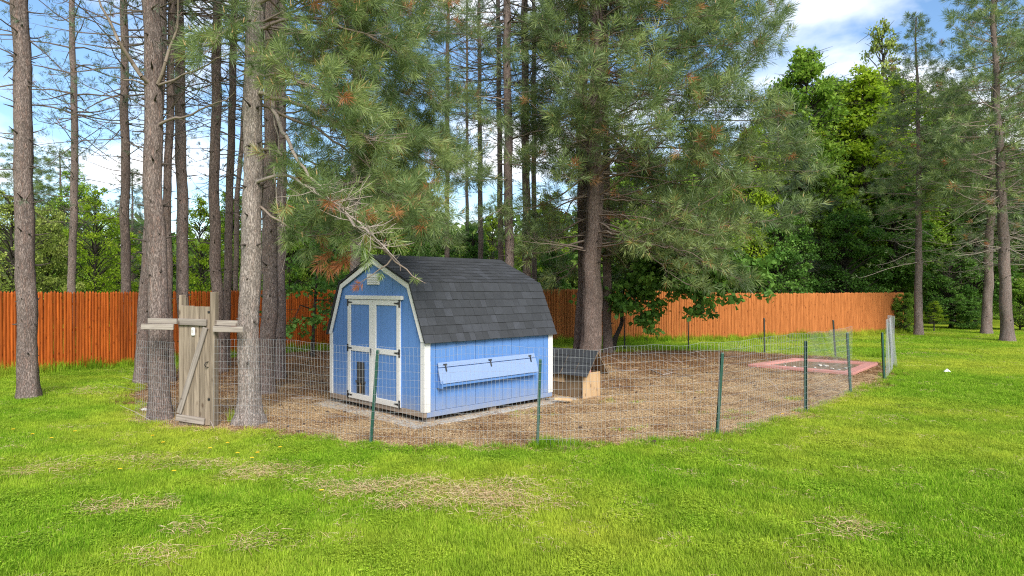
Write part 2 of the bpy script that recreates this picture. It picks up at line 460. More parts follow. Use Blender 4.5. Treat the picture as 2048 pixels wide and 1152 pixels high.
def ground_mats():
    m, nt, b, _ = new_mat('lawn_soil_and_thatch')
    v = coords(nt, 'Object', (1, 1, 1))
    a = noise(nt, v, 0.28, 5, 0.6); f = noise(nt, v, 30, 6, 0.7); g = noise(nt, v, 3, 5, 0.6)
    c = mixc(nt, f, (0.075, 0.15, 0.008), (0.21, 0.33, 0.015))
    c = mixc(nt, ramp(nt, a, [(0.38, (0, 0, 0)), (0.66, (0.6,) * 3)]), c, (0.40, 0.44, 0.03))
    c = mixc(nt, ramp(nt, g, [(0.62, (0, 0, 0)), (0.75, (0.4,) * 3)]), c, (0.42, 0.36, 0.12))
    nt.links.new(c, b.inputs['Base Color']); b.inputs['Roughness'].default_value = 1.0
    b.inputs['Specular IOR Level'].default_value = 0.1
    bump(nt, b, f, 0.8, 0.03)
    m2, nt, b, _ = new_mat('pine_straw_ground')
    v = coords(nt, 'Object', (1, 1, 1))
    f = noise(nt, v, 42, 7, 0.75, 0.8); g = noise(nt, v, 1.1, 5, 0.6); h = noise(nt, v, 9, 5, 0.65)
    c = ramp(nt, f, [(0.28, (0.17, 0.10, 0.055)), (0.5, (0.43, 0.275, 0.145)), (0.75, (0.70, 0.52, 0.32))])
    c = mixc(nt, ramp(nt, g, [(0.42, (0, 0, 0)), (0.62, (0.8,) * 3)]), c, (0.21, 0.095, 0.045))
    c = mixc(nt, 0.7, c, ramp(nt, h, [(0.3, (0.72,) * 3), (0.7, (1.2,) * 3)]), 'MULTIPLY')
    nt.links.new(c, b.inputs['Base Color']); b.inputs['Roughness'].default_value = 1.0
    b.inputs['Specular IOR Level'].default_value = 0.1
    bump(nt, b, f, 0.9, 0.025)
    return m, m2
LAWN_M, BED_M = ground_mats()

# ------------------------------------------------------------------ ground
me = mesh_pd('lawn', [(-700, -60, 0), (700, -60, 0), (700, 1300, 0), (-700, 1300, 0)], [(0, 1, 2, 3)], LAWN_M)
tag(link('lawn', me), 'mown bright green lawn with yellowish patches reaching to the tree line', kind='structure')

# outline of the pine-straw yard, going round the pen
bed_px = [(285, 838), (330, 862), (425, 866), (520, 866), (640, 884), (742, 893), (900, 898), (1076, 902), (1200, 893), (1330, 884),
          (1434, 876), (1530, 850), (1611, 829), (1699, 792), (1768, 764), (1790, 742), (1760, 726), (1671, 716), (1560, 709),
          (1480, 704), (1377, 702), (1300, 702), (1200, 706), (1000, 702), (640, 702), (520, 708), (420, 722), (330, 748), (262, 775), (250, 800)]
bed_xy = [(gnd(x, y).x, gnd(x, y).y) for x, y in bed_px]
def densify(P, step):
    out = []
    for i in range(len(P)):
        a, b = np.array(P[i]), np.array(P[(i + 1) % len(P)])
        n = max(1, int(np.linalg.norm(b - a) / step))
        for k in range(n): out.append(a + (b - a) * k / n)
    return np.array(out)
BED = densify(bed_xy, 0.12)
ph = np.arange(len(BED))
c0 = BED.mean(0)
wob = 0.07 * np.sin(ph * 0.9) + 0.06 * np.sin(ph * 0.37 + 1) + RNG.normal(0, 0.03, len(BED))
dv = BED - c0; dv /= np.linalg.norm(dv, axis=1, keepdims=True)
BED = BED + dv * wob[:, None]
me = mesh_pd('pine_straw_ground', [(x, y, 0.006) for x, y in BED], [tuple(range(len(BED)))], BED_M)
bm = bmesh.new(); bm.from_mesh(me)
if bm.faces[:][0].normal.z < 0: bmesh.ops.reverse_faces(bm, faces=bm.faces[:])
bm.to_mesh(me); bm.free()
tag(link('ground', me), 'brown pine straw ground inside the wire pen around the blue shed', kind='structure')

def inside(P, poly):
    x, y = P[:, 0], P[:, 1]
    r = np.zeros(len(P), bool)
    n = len(poly)
    for i in range(n):
        x0, y0 = poly[i]; x1, y1 = poly[(i + 1) % n]
        c = ((y0 > y) != (y1 > y)) & (x < (x1 - x0) * (y - y0) / (y1 - y0 + 1e-12) + x0)
        r ^= c
    return r

# ------------------------------------------------------------------ blue barn shed
SW, SL = 2.55, 2.65              # gable width, length
Z0, ZE, ZK, ZR, KN = 0.18, 1.19, 1.97, 2.37, 0.335
shed = empty('shed', (-1.213, 9.2, 0), math.radians(45))
tag(shed, 'blue barn shed with white trim, double doors and charcoal gambrel shingle roof', 'shed')
prof = [(0, Z0), (0, ZE), (KN, ZK), (SW / 2, ZR), (SW - KN, ZK), (SW, ZE), (SW, Z0)]
def top_z(y):
    for (a, b) in zip(prof[1:6], prof[2:6]):
        if a[0] <= y <= b[0]:
            return a[1] + (b[1] - a[1]) * (y - a[0]) / max(b[0] - a[0], 1e-9)
    return ZE
core = [(min(max(y, 0.018), SW - 0.018), z - (0.02 if z > Z0 else 0)) for y, z in prof]
prism('wall', core, 'x', 0.018, SL - 0.018, BLUE, shed)
nb = 13
for face in (0, 1):              # gable walls, vertical siding boards
    for i in range(nb):
        y0, y1 = SW * i / nb + 0.004, SW * (i + 1) / nb - 0.004
        ks = sorted([y0, y1] + [k for k in (KN, SW / 2, SW - KN) if y0 < k < y1])
        poly = [(y0, Z0)] + [(k, top_z(k) - 0.005) for k in ks] + [(y1, Z0)]
        x0, x1 = (0.0, 0.0175) if face == 0 else (SL - 0.0175, SL)
        prism('siding_board', poly, 'x', x0, x1, BLUE, shed)
for face in (0, 1):
    for i in range(14):
        x0, x1 = SL * i / 14 + 0.004, SL * (i + 1) / 14 - 0.004
        y0, y1 = (0.0, 0.0175) if face == 0 else (SW - 0.0175, SW)
        if face == 0 or i % 1 == 0:
            box('siding_board', (x0, y0, Z0), (x1, y1, ZE - 0.02), BLUE, shed, 0.002)
# rim boards and blocks
box('rim_board', (-0.012, -0.006, 0.10), (0.03, SW + 0.006, Z0 - 0.003), RIM, shed)
box('rim_board', (0.033, -0.012, 0.10), (SL + 0.01, 0.03, Z0 - 0.003), BLUE, shed)
box('rim_board', (SL - 0.03, 0.033, 0.10), (SL + 0.008, SW, Z0 - 0.003), RIM, shed)
box('floor', (0.034, 0.034, 0.12), (SL - 0.034, SW - 0.01, Z0 - 0.004), RIM, shed)
for bx in (0.12, SL * 0.5, SL - 0.2):
    for by in (0.1, SW * 0.5, SW - 0.2):
        box('support_block', (bx - 0.05, by - 0.06, 0.0), (bx + 0.09, by + 0.06, 0.10), RIM, shed)
# corner trim
for (x0, y0, x1, y1) in ((-0.018, -0.018, -0.0005, 0.085), (0.0, -0.018, 0.085, -0.0005), (SL - 0.09, -0.018, SL + 0.018, -0.0005),
                         (SL + 0.0005, -0.017, SL + 0.018, 0.085), (-0.018, SW - 0.075, -0.0005, SW + 0.018), (0.0, SW + 0.0005, 0.085, SW + 0.018)):
    box('corner_trim', (x0, y0, Z0 - 0.01), (x1, y1, ZE - 0.01), WHITE, shed)
# gable rake trim
def rake(x0, x1):
    pts = [(-0.02, ZE - 0.03), (KN, ZK), (SW / 2, ZR), (SW - KN, ZK), (SW + 0.02, ZE - 0.03)]
    w = 0.075
    inn = [(0.062, ZE - 0.03), (KN + 0.052, ZK - 0.058), (SW / 2, ZR - 0.082), (SW - KN - 0.052, ZK - 0.058), (SW - 0.062, ZE - 0.03)]
    for i in range(4):
        prism('rake_trim', [pts[i], pts[i + 1], inn[i + 1], inn[i]], 'x', x0, x1, WHITE, shed)
rake(-0.032, -0.0185); rake(SL + 0.0185, SL + 0.032)
# doors
DY0, DY1, DZ0, DZ1 = 0.545, 1.975, 0.172, 1.735
MID = (DY0 + DY1) / 2
for k, (a, b) in enumerate(((DY0, MID - 0.004), (MID + 0.004, DY1))):
    nbd = 4
    d = box('door', (-0.012, a, DZ0), (-0.001, b, DZ1), BLUE, shed, 0.001)
    off = d.location.copy()
    def dbox(nm, lo, hi, mat, bev=0.003):
        o = box(nm, Vector(lo) - off, Vector(hi) - off, mat, d, bev); return o
    for i in range(nbd):
        q0 = a + (b - a) * i / nbd + 0.003; q1 = a + (b - a) * (i + 1) / nbd - 0.003
        dbox('door_board', (-0.019, q0, DZ0 + 0.002), (-0.0125, q1, DZ1 - 0.002), BLUE, 0.001)
    st = 0.088
    for (q0, q1) in ((a, a + st), (b - st, b)):
        dbox('stile', (-0.037, q0, DZ0), (-0.0195, q1, DZ1), WHITE)
    for (z0, z1) in ((DZ0, DZ0 + 0.085), (0.925, 1.005), (DZ1 - 0.078, DZ1)):
        dbox('door_rail', (-0.036, a + st + 0.001, z0), (-0.0195, b - st - 0.001, z1), WHITE)
    hy, sg = (a + 0.012, 1) if k == 0 else (b - 0.012, -1)
    for hz in (DZ0 + 0.05, 0.965, DZ1 - 0.045):
        h = dbox('hinge', (-0.043, hy - 0.018, hz - 0.06), (-0.0375, hy + 0.018, hz + 0.06), BLACK, 0.001)
        o2 = bpy.data.objects.new('hinge_strap', mesh_pd('hinge_strap', [(-0.003, 0.019 * sg, -0.018), (-0.003, 0.019 * sg, 0.018), (-0.003, 0.13 * sg, 0.006), (-0.003, 0.13 * sg, -0.006),
             (0.003, 0.019 * sg, -0.018), (0.003, 0.019 * sg, 0.018), (0.003, 0.13 * sg, 0.006), (0.003, 0.13 * sg, -0.006)],
             [(0, 1, 2, 3), (4, 7, 6, 5), (0, 4, 5, 1), (1, 5, 6, 2), (2, 6, 7, 3), (3, 7, 4, 0)], BLACK))
        COL.objects.link(o2); o2.parent = d; o2.location = h.location
    if k == 1:   # left leaf carries the little pet hatch
        py0, py1 = 1.50, 1.70
        dbox('hatch_panel', (-0.034, py0, 0.47), (-0.0195, py1, 0.76), DARK)
        dbox('hatch_bar', (-0.045, py0 - 0.03, 0.435), (-0.0195, py1 + 0.03, 0.468), DARK)
        dbox('hatch_jamb', (-0.034, py0 - 0.012, 0.262), (-0.0195, py0 + 0.012, 0.433), DARK)
        dbox('hatch_jamb', (-0.034, py1 - 0.012, 0.262), (-0.0195, py1 + 0.012, 0.433), DARK)
        dbox('hatch_opening_dark', (-0.026, py0 + 0.013, 0.262), (-0.0195, py1 - 0.013, 0.433), BLACK)  # black sheet painting the darkness inside the hatch's open lower half
        dbox('hatch_slat', (-0.031, py0 + 0.09, 0.265), (-0.0265, py0 + 0.125, 0.43), PLY_OLD)
        dbox('latch', (-0.05, a + 0.02, 0.93), (-0.0375, a + 0.05, 0.99), BLACK)
        dbox('latch_handle', (-0.06, a + 0.005, 0.885), (-0.0505, a + 0.02, 0.96), BLACK)
box('door_header', (-0.05, DY0 - 0.045, DZ1 + 0.006), (-0.0005, DY1 + 0.05, DZ1 + 0.066), WHITE, shed)
# square vent plate
v = box('vent', (-0.02, 1.11, 1.965), (-0.0005, 1.44, 2.135), WHITE, shed)
for i in range(5):
    zz = -0.062 + i * 0.026
    bar('louvre', (-0.0125, -0.145, zz), (-0.0125, 0.145, zz), 0.022, 0.003, WHITE, v, up=(0.6, 0, 1), bev=0.0008)
# nest box with a sloped lid on the long side
NB0, NB1 = 0.22, 2.17
nest = prism('nest_box', [(-0.0005, 0.52), (-0.0005, 0.80), (-0.03, 0.80), (-0.105, 0.545), (-0.105, 0.52)], 'x', NB0, NB1, BLUE, shed)
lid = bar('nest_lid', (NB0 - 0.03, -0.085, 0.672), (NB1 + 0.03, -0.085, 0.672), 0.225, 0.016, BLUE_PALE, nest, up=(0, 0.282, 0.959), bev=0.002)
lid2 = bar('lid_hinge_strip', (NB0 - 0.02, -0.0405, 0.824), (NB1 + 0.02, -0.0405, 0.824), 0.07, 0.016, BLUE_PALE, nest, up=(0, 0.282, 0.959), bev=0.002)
box('nest_side', (NB0 - 0.02, -0.135, 0.50), (NB0 - 0.001, -0.0005, 0.60), BLUE, nest, 0.002)
for hx in (NB0 + 0.10, (NB0 + NB1) / 2, NB1 - 0.10):
    h = bar('hinge', (hx - 0.035, -0.0525, 0.826), (hx + 0.035, -0.0525, 0.826), 0.024, 0.006, BLACK, nest, up=(0, 0.282, 0.959), bev=0.001)
    hb, hu = Vector((hx, -0.0525, 0.826)) + Vector((0, -0.959, 0.282)) * 0.004, Vector((0, 0.282, 0.959))
    bar('hinge_strap', hb - hu * 0.01, hb - hu * 0.10, 0.024, 0.006, BLACK, nest, up=(1, 0, 0), bev=0.001)
# roof
roof_pts = [(-0.045, ZE - 0.045), (KN - 0.012, ZK + 0.012), (SW / 2, ZR + 0.018)]
XO0, XO1 = -0.05, SL + 0.05
for side in (0, 1):
    P = roof_pts if side == 0 else [(SW - y, z) for y, z in roof_pts]
    for i in range(2):
        (ya, za), (yb, zb) = P[i], P[i + 1]
        d = Vector((0, yb - ya, zb - za)).normalized()
        n = Vector((0, -d.z, d.y)) if side == 0 else Vector((0, d.z, -d.y))
        q = [(ya, za), (yb, zb), (yb + n.y * 0.014, zb + n.z * 0.014), (ya + n.y * 0.014, za + n.z * 0.014)]
        deck = prism('roof_deck', q, 'x', XO0, XO1, SHINGLE, shed)
SHW = [0.11, 0.15, 0.19, 0.23]
sh_me = {}
for w in SHW:
    for t in (0.006, 0.010):
        sh_me[(w, t)] = box_mesh('shingle', w - 0.003, 0.165, t, SHINGLE, 0)
far_V, far_F, far_n = [], [], 0
for side in (0, 1):
    P = roof_pts if side == 0 else [(SW - y, z) for y, z in roof_pts]
    for i in range(2):
        (ya, za), (yb, zb) = P[i], P[i + 1]
        d = Vector((0, yb - ya, zb - za)); L = d.length; d.normalize()
        n = Vector((0, -d.z, d.y)) if side == 0 else Vector((0, d.z, -d.y))
        rows = 7 if i == 0 else 8
        ex = L / rows
        for r in range(rows):
            x = XO0 - 0.006 - random.random() * 0.12
            while x < XO1:
                w = random.choice(SHW); t = random.choice((0.006, 0.006, 0.010))
                x0, x1 = max(x, XO0 - 0.006), min(x + w, XO1 + 0.006)
                x += w
                if x1 - x0 < 0.03: continue
                # butt end lifted, upper end tucked under the next course
                c = Vector(((x0 + x1) / 2, ya, za)) + d * (r * ex + 0.068 + random.uniform(-0.003, 0.003)) + n * (0.0255 + random.uniform(-0.0008, 0.0008))
                tilt = (d * 0.165 - n * 0.012).normalized()
                nn = Vector((1, 0, 0)).cross(tilt).normalized()
                if nn.dot(n) < 0: nn = -nn
                X = tilt.cross(nn).normalized()
                M = Matrix((X, tilt, nn)).transposed().to_4x4(); M.translation = c
                M = M @ Matrix.Diagonal(((x1 - x0) / w, 1, 1, 1))
                if side == 0:
                    o = link('shingle', sh_me[(w, t)], shed); o.matrix_local = M
                else:
                    for vv in sh_me[(w, t)].vertices: far_V.append(M @ vv.co)
                    for pp in sh_me[(w, t)].polygons: far_F.append([far_n + k for k in pp.vertices])
                    far_n += len(sh_me[(w, t)].vertices)
o = link('shingle_courses', mesh_pd('shingle_courses', far_V, far_F, SHINGLE), shed); o['kind'] = 'stuff'
cap = prism('ridge_cap', [(-0.10, -0.046), (0, 0.0), (0.10, -0.046), (0.10, -0.038), (0, 0.009), (-0.10, -0.038)], 'x', -0.13, 0.13, SHINGLE, shed)
cap.location = (XO0 + 0.12, SW / 2, ZR + 0.052)
for i in range(1, 12):
    c = cap.copy(); COL.objects.link(c); c.parent = shed
    c.location = (XO0 + 0.12 + i * (SL - 0.14) / 11, SW / 2, ZR + 0.052 + 0.002 * (i % 2))
# concrete strips round the shed
pad = empty('concrete_pad', (-1.213, 9.2, 0), math.radians(45))
tag(pad, 'pale concrete paving strip around the base of the blue shed', 'paving')
for i in range(3):
    box('slab', (-0.30, -0.18 + i * 0.94, -0.03), (0.22, -0.18 + i * 0.94 + 0.935, 0.028), CONCRETE, pad, 0.006)
for i in range(4):
    box('slab', (0.226 + i * 0.72, -0.19, -0.03), (0.226 + i * 0.72 + 0.715, 0.20, 0.03), CONCRETE, pad, 0.006)

# ------------------------------------------------------------------ dog house behind the shed
dh = empty('dog_house', (1.22, 11.30, 0), math.radians(45))
tag(dh, 'small plywood dog house with dark shingle roof behind the blue shed', 'dog house')
# local x: gable width going right-back, local y: depth going left-back; the front faces -y
DW, DD, DE, DR = 0.46, 0.95, 0.46, 0.80
box('side_wall', (0, 0.02, 0.03), (0.018, DD, DE), PLY_OLD, dh)
box('side_wall', (DW - 0.018, 0.02, 0.03), (DW, DD, DE), PLY_OLD, dh)
prism('back_wall', [(0.02, 0.03), (0.02, DE), (DW / 2, DR - 0.02), (DW - 0.02, DE), (DW - 0.02, 0.03)], 'y', DD - 0.02, DD, PLY_OLD, dh)
box('front_panel', (-0.03, -0.022, 0.0), (DW - 0.01, -0.002, 0.455), PLY, dh)
prism('gable_board', [(0.02, 0.46), (0.11, 0.59), (0.11, 0.46)], 'y', -0.02, -0.002, PLY_OLD, dh)
box('door_post', (0.13, -0.02, 0.46), (0.165, -0.002, 0.66), PLY, dh)
box('bedding', (0.06, 0.10, 0.06), (DW - 0.06, 0.55, 0.54), PINK_CLOTH, dh, 0.06)
box('floor', (0.02, 0.02, 0.03), (DW - 0.02, DD - 0.02, 0.05), PLY_OLD, dh)
for sgn in (0, 1):
    q = [(-0.07, DE - 0.06), (DW / 2, DR), (DW / 2, DR + 0.02), (-0.085, DE - 0.045)]
    if sgn: q = [(DW - x, z) for x, z in q]
    prism('roof_slope', q, 'y', -0.14, DD + 0.06, PLY_OLD, dh)
    for r in range(4):
        for k in range(4):
            ya = -0.15 + k * 0.302; t0, t1 = r / 4 - 0.02, (r + 1) / 4 + 0.015
            def pt(t, lift):
                x = -0.08 + (DW / 2 + 0.08) * t; z = DE - 0.05 + (DR + 0.02 - DE + 0.05) * t
                return ((x if not sgn else DW - x), z + lift)
            prism('shingle', [pt(t0, 0.012), pt(t1, 0.004), pt(t1, 0.008), pt(t0, 0.02)], 'y', ya + random.uniform(0, 0.01), ya + 0.298, SHINGLE, dh)
box('patch_board', (-0.012, 0.42, 0.26), (-0.001, 0.80, 0.41), PLY, dh)
pl = bar('plank', gnd(1108, 797, 0.10), gnd(1143, 803, 0.05) + Vector((0, 0, 0.03)), 0.035, 0.09, PLY, None)
tag(pl, 'short bright orange plank lying between the shed corner and the dog house', 'plank')

# ------------------------------------------------------------------ stockade fence
FP = [(-650, 11.2, 1.85), (-200, 13.3, 1.845), (0, 14.58, 1.845), (271, 16.3, 1.838), (573, 20.05, 1.87), (800, 22.1, 1.90), (1088, 23.0, 1.915), (1205, 24.0, 1.90), (1440, 24.4, 1.77),
      (1586, 25.5, 1.745), (1716, 27.1, 1.755), (1812, 29.3, 1.745)]
fx = np.array([(p[0] - CX) / FOC * p[1] for p in FP]); fy = np.array([p[1] for p in FP]); fh = np.array([p[2] for p in FP])
fl = np.concatenate([[0], np.cumsum(np.hypot(np.diff(fx), np.diff(fy)))])
SP = 0.062
ss = np.arange(0, fl[-1], SP)
def smooth_interp(s, F):
    # average a few shifted linear reads: rounds the bends of the run
    return np.mean([np.interp(np.clip(s + d, 0, fl[-1]), fl, F) for d in np.linspace(-0.9, 0.9, 7)], axis=0)
pxs, pys, phs = smooth_interp(ss, fx), smooth_interp(ss, fy), np.interp(ss, fl, fh)
fence = empty('stockade_fence', (float(pxs[0]), float(pys[0]), 0))
tag(fence, 'long rust orange stockade fence of half round pickets behind the trees', 'fence')
fo = Vector(fence.location)
def picket_mesh(w, h, nm):
    # half-round pale with a pointed head, flat side to the back (+y)
    V, F = [], []
    ang = [0, 45, 90, 135, 180]
    ring = [(-w / 2 * math.cos(math.radians(a)), -w * 0.55 * math.sin(math.radians(a))) for a in ang]
    for z, s in ((0, 1), (h - 0.05, 1), (h, 0.25)):
        for x, y in ring: V.append((x * s, y * s, z))
    for k in range(2):
        for i in range(4): F.append((5 * k + i, 5 * k + i + 1, 5 * k + 6 + i, 5 * k + 5 + i))
        F.append((5 * k + 4, 5 * k, 5 * k + 5, 5 * k + 9))
    F.append((10, 11, 12, 13, 14))
    return mesh_pd(nm, V, F, STAIN)
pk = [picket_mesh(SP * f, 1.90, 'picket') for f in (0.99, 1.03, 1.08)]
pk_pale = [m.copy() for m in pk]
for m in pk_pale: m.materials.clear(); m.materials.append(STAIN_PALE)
in_view = [i for i in range(len(ss)) if (CX + FOC * pxs[i] / pys[i]) > -6]
near = set(in_view[:300])
ROWS = {'deep': ([], [], [0]), 'pale': ([], [], [0])}
for i in range(len(ss)):
    j = min(i + 1, len(ss) - 1); h_ = max(i - 1, 0)
    a = math.atan2(pys[j] - pys[h_], pxs[j] - pxs[h_]) + random.uniform(-0.04, 0.04)
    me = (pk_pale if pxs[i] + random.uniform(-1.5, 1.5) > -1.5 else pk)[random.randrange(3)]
    hh = phs[i] + 0.05 + random.uniform(-0.018, 0.018)
    M = Matrix.Translation(Vector((pxs[i], pys[i] + random.uniform(-0.006, 0.006), -0.05)) - fo) @ Euler((random.uniform(-.006, .006), random.uniform(-0.006, 0.006), a)).to_matrix().to_4x4() @ Matrix.Diagonal((1, 1, hh / 1.90, 1))
    if i in near:
        o = link('picket', me, fence); o.matrix_local = M
    else:
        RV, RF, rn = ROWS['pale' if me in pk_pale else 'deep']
        for vv in me.vertices: RV.append(M @ vv.co)
        for pp in me.polygons: RF.append([rn[0] + k for k in pp.vertices])
        rn[0] += len(me.vertices)
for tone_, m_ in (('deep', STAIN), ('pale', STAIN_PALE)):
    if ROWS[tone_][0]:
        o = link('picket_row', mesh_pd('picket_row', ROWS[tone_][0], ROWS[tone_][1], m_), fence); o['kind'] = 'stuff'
step = 14
for i in range(0, len(ss) - 1, step):
    j = min(i + step, len(ss) - 1)
    nx, ny = -(pys[j] - pys[i]), (pxs[j] - pxs[i]); q = math.hypot(nx, ny); nx, ny = nx / q, ny / q
    for z in (0.35, 0.95, 1.55):
        a = Vector((pxs[i] + nx * 0.05, pys[i] + ny * 0.05, z)) - fo; b = Vector((pxs[j] + nx * 0.05, pys[j] + ny * 0.05, z)) - fo
        bar('fence_rail', a, b, 0.07, 0.04, STAIN_RAIL, fence)
    if i % (step * 3) == 0:
        c = Vector((pxs[i] + nx * 0.14, pys[i] + ny * 0.14, 0)) - fo
        box('fence_post', c + Vector((-0.045, -0.045, -0.1)), c + Vector((0.045, 0.045, 1.66)), STAIN_RAIL, fence)

# ------------------------------------------------------------------ wooden gate between two pines
GY = 9.05
gate = empty('garden_gate', ((387 - CX) / FOC * GY, GY, 0), math.radians(-4))
tag(gate, 'narrow weathered grey plank gate with diagonal brace between two pines', 'gate')
k = GY / FOC
def gx(px): return (px - 387) * k
def gz(py): return CAM_H + (HZ - py) * k
nbd = 6
g0, g1 = gx(356), gx(421)
for i in range(nbd):
    a, b = g0 + (g1 - g0) * i / nbd + 0.002, g0 + (g1 - g0) * (i + 1) / nbd - 0.002
    box('gate_board', (a, -0.004 + random.uniform(-.003, .003), 0.03 + random.uniform(0, .012)), (b, 0.02, gz(611) - 0.02 * i / nbd + random.uniform(-.008, .008)), GREY_WOOD, gate, 0.003)
box('gate_post', (gx(354), 0.03, -0.1), (gx(361), 0.12, gz(590)), GREY_WOOD, gate)
box('gate_post', (gx(361.5), 0.03, -0.1), (gx(367.5), 0.10, gz(595)), GREY_WOOD, gate)
box('gate_post', (gx(423.5), -0.03, -0.1), (gx(434), 0.07, gz(584)), GREY_WOOD, gate)
bar('gate_rail', (gx(358), -0.026, gz(643)), (gx(416.5), -0.026, gz(645)), 0.088, 0.038, GREY_RAIL, gate)
bar('gate_rail', (gx(354), -0.026, gz(834)), (gx(412), -0.026, gz(842)), 0.088, 0.038, GREY_RAIL, gate)
bar('brace', (gx(359), -0.024, gz(826)), (gx(414), -0.024, gz(655)), 0.07, 0.034, GREY_RAIL, gate)
for (x0, x1, y0, w, dy) in ((297, 357, 641.5, 0.073, -0.045), (287, 353, 652.5, 0.075, -0.085), (434, 481, 645, 0.073, -0.03), (434, 495, 657, 0.078, -0.075)):
    bar('side_rail', (gx(x0), dy, gz(y0)), (gx(x1), dy, gz(y0 + 1)), w, 0.036, GREY_RAIL, gate)
lk = box('lock_box', (gx(385), -0.035, gz(671)), (gx(391.5), -0.005, gz(655)), PLASTIC, gate, 0.006)
box('keypad', (-0.012, -0.018, -0.02), (0.012, -0.0155, 0.03), CONCRETE, lk, 0.001)
hs = Segs(); hp = [(gx(418), -0.005, gz(723)), (gx(416), -0.045, gz(724)), (gx(414.5), -0.06, gz(728)), (gx(416), -0.045, gz(733)), (gx(418), -0.005, gz(734))]
hs.path([np.array(p) for p in hp], 0.006, 0.006)
link('pull_handle', hs.mesh('pull_handle', BLACK, 6), gate)
box('gate_hinge', (gx(417), -0.012, gz(626)), (gx(424), -0.0045, gz(622)), BLACK, gate, 0.001)
box('gate_hinge', (gx(417), -0.012, gz(800)), (gx(424), -0.0045, gz(796)), BLACK, gate, 0.001)

# ------------------------------------------------------------------ wire pen: posts and welded mesh
def post_mesh(h, mat):
    # steel U-post: channel section with a bevelled head
    s = 0.021
    sec = [(-s, -s * 0.7), (s, -s * 0.7), (s, s * 0.9), (s * 0.6, s * 0.9), (s * 0.6, -s * 0.15), (-s * 0.6, -s * 0.15), (-s * 0.6, s * 0.9), (-s, s * 0.9)]
    n = len(sec); V = []
    for z, q in ((-0.15, 1), (h - 0.012, 1), (h, 0.85)):
        V += [(x * q, y * q, z) for x, y in sec]
    F = []
    for k in range(2):
        for i in range(n):
            j = (i + 1) % n
            F.append((k * n + i, k * n + j, (k + 1) * n + j, (k + 1) * n + i))
    F.append(tuple(range(2 * n, 3 * n)))
    # wire lugs
    b = len(V)
    for z in np.arange(0.1, h - 0.05, 0.1):
        V += [(-0.006, -s * 0.7, z), (0.006, -s * 0.7, z), (0.006, -s * 0.7 - 0.012, z + 0.012), (-0.006, -s * 0.7 - 0.012, z + 0.012)]
        F.append((b, b + 1, b + 2, b + 3)); b += 4
    return mesh_pd('post', V, F, mat)

def post(parent, pb, pt, mat, name='post', base=None):
    y = gnd(*pb).y
    A = gnd(*pb); B = at(pt[0], pt[1], y)
    d = B - A
    o = link(name, post_mesh(d.length, mat), parent)
    q = d.to_track_quat('Z', 'Y')
    M = q.to_matrix().to_4x4(); M.translation = A - (base or Vector((0, 0, 0)))
    o.matrix_local = M
    return A

WAVE = [RNG.uniform(0, 6.28, 6) for _ in range(3)]
def wave(s, seed):
    p = WAVE[seed % 3]
    return 0.5 * np.sin(s * 1.7 + p[0] + seed) + 0.3 * np.sin(s * 4.1 + p[1] + seed * 2) + 0.2 * np.sin(s * 8.3 + p[2])

def wire_panel(parent, pts, base, h=1.22, dense=0.05, seed=0, top_wob=0.03, r=0.0014, sag=0.0, tie=True):
    P = np.array([[p.x, p.y, p.z] for p in pts]); L = np.concatenate([[0], np.cumsum(np.linalg.norm(np.diff(P, axis=0), axis=1))])
    n = max(2, int(round(L[-1] / dense)) + 1)
    s = np.linspace(0, L[-1], n)
    G = np.stack([np.interp(s, L, P[:, k]) for k in range(3)], 1)
    d = P[-1] - P[0]; nrm = np.array([d[1], -d[0], 0]); nrm /= np.linalg.norm(nrm)
    rows = 13
    zs = np.linspace(0.015, h, rows)
    pts3 = np.zeros((n, rows, 3))
    env = np.sin(np.pi * np.clip(s / L[-1], 0, 1)) if tie else np.ones(n)
    for j, z in enumerate(zs):
        f = z / h
        pts3[:, j] = G + nrm * ((0.03 * wave(s + z * 0.6, seed) * (0.3 + f) * (0.3 + env) + 0.03))[:, None]
        pts3[:, j, 2] += z - sag * env * f + (top_wob * f ** 2) * wave(s * 1.3 + 2, seed + 1) + 0.006 * wave(s * 2 + j, seed + j)
        t = d / np.linalg.norm(d)
        pts3[:, j] += t * (0.035 * f ** 3 * wave(s * 1.1 + 1, seed + 2))[:, None]
    S = Segs()
    for j in range(rows):
        for i in range(n - 1): S.add(pts3[i, j], pts3[i + 1, j], r, r)
    for i in range(n):
        for j in range(rows - 1): S.add(pts3[i, j], pts3[i, j + 1], r * 0.9, r * 0.9)
    o = link('wire_panel', S.mesh('wire_panel', WIRE, 3), parent)
    o['kind'] = 'stuff'
    return o

pen = empty('wire_fence', (0, 0, 0)); pen.location = gnd(742, 890); base = Vector(pen.location)
tag(pen, 'galvanised welded wire fence on green steel posts curving in front of the shed', 'wire fence')
PP = []
for pb, pt in (((742, 890), (756, 700)), ((1075, 898), (1081, 718)), ((1434, 874), (1445, 705)), ((1611, 826), (1611, 682)), ((1701, 788), (1694, 665))):
    PP.append(post(pen, pb, pt, GREEN_POST, 'post', base))
KB = gnd(500, 852) + Vector((0.05, -0.12, 0))
chain = [KB] + PP
for i in range(len(chain) - 1):
    wire_panel(pen, [chain[i] - base, chain[i + 1] - base], base, seed=i, top_wob=0.045 if i in (1, 2) else 0.02, sag=(0.0, 0.03, 0.05, 0.0, 0.0)[i])
wire_panel(pen, [gnd(308, 838) + Vector((-0.12, -0.2, 0)) - base, Vector(((356 - CX) / FOC * GY, GY - 0.02, 0)) - base], base, seed=7, top_wob=0.01, h=1.17)
wire_panel(pen, [Vector(((432 - CX) / FOC * GY, GY - 0.05, 0)) - base, KB - base], base, seed=8, top_wob=0.01)
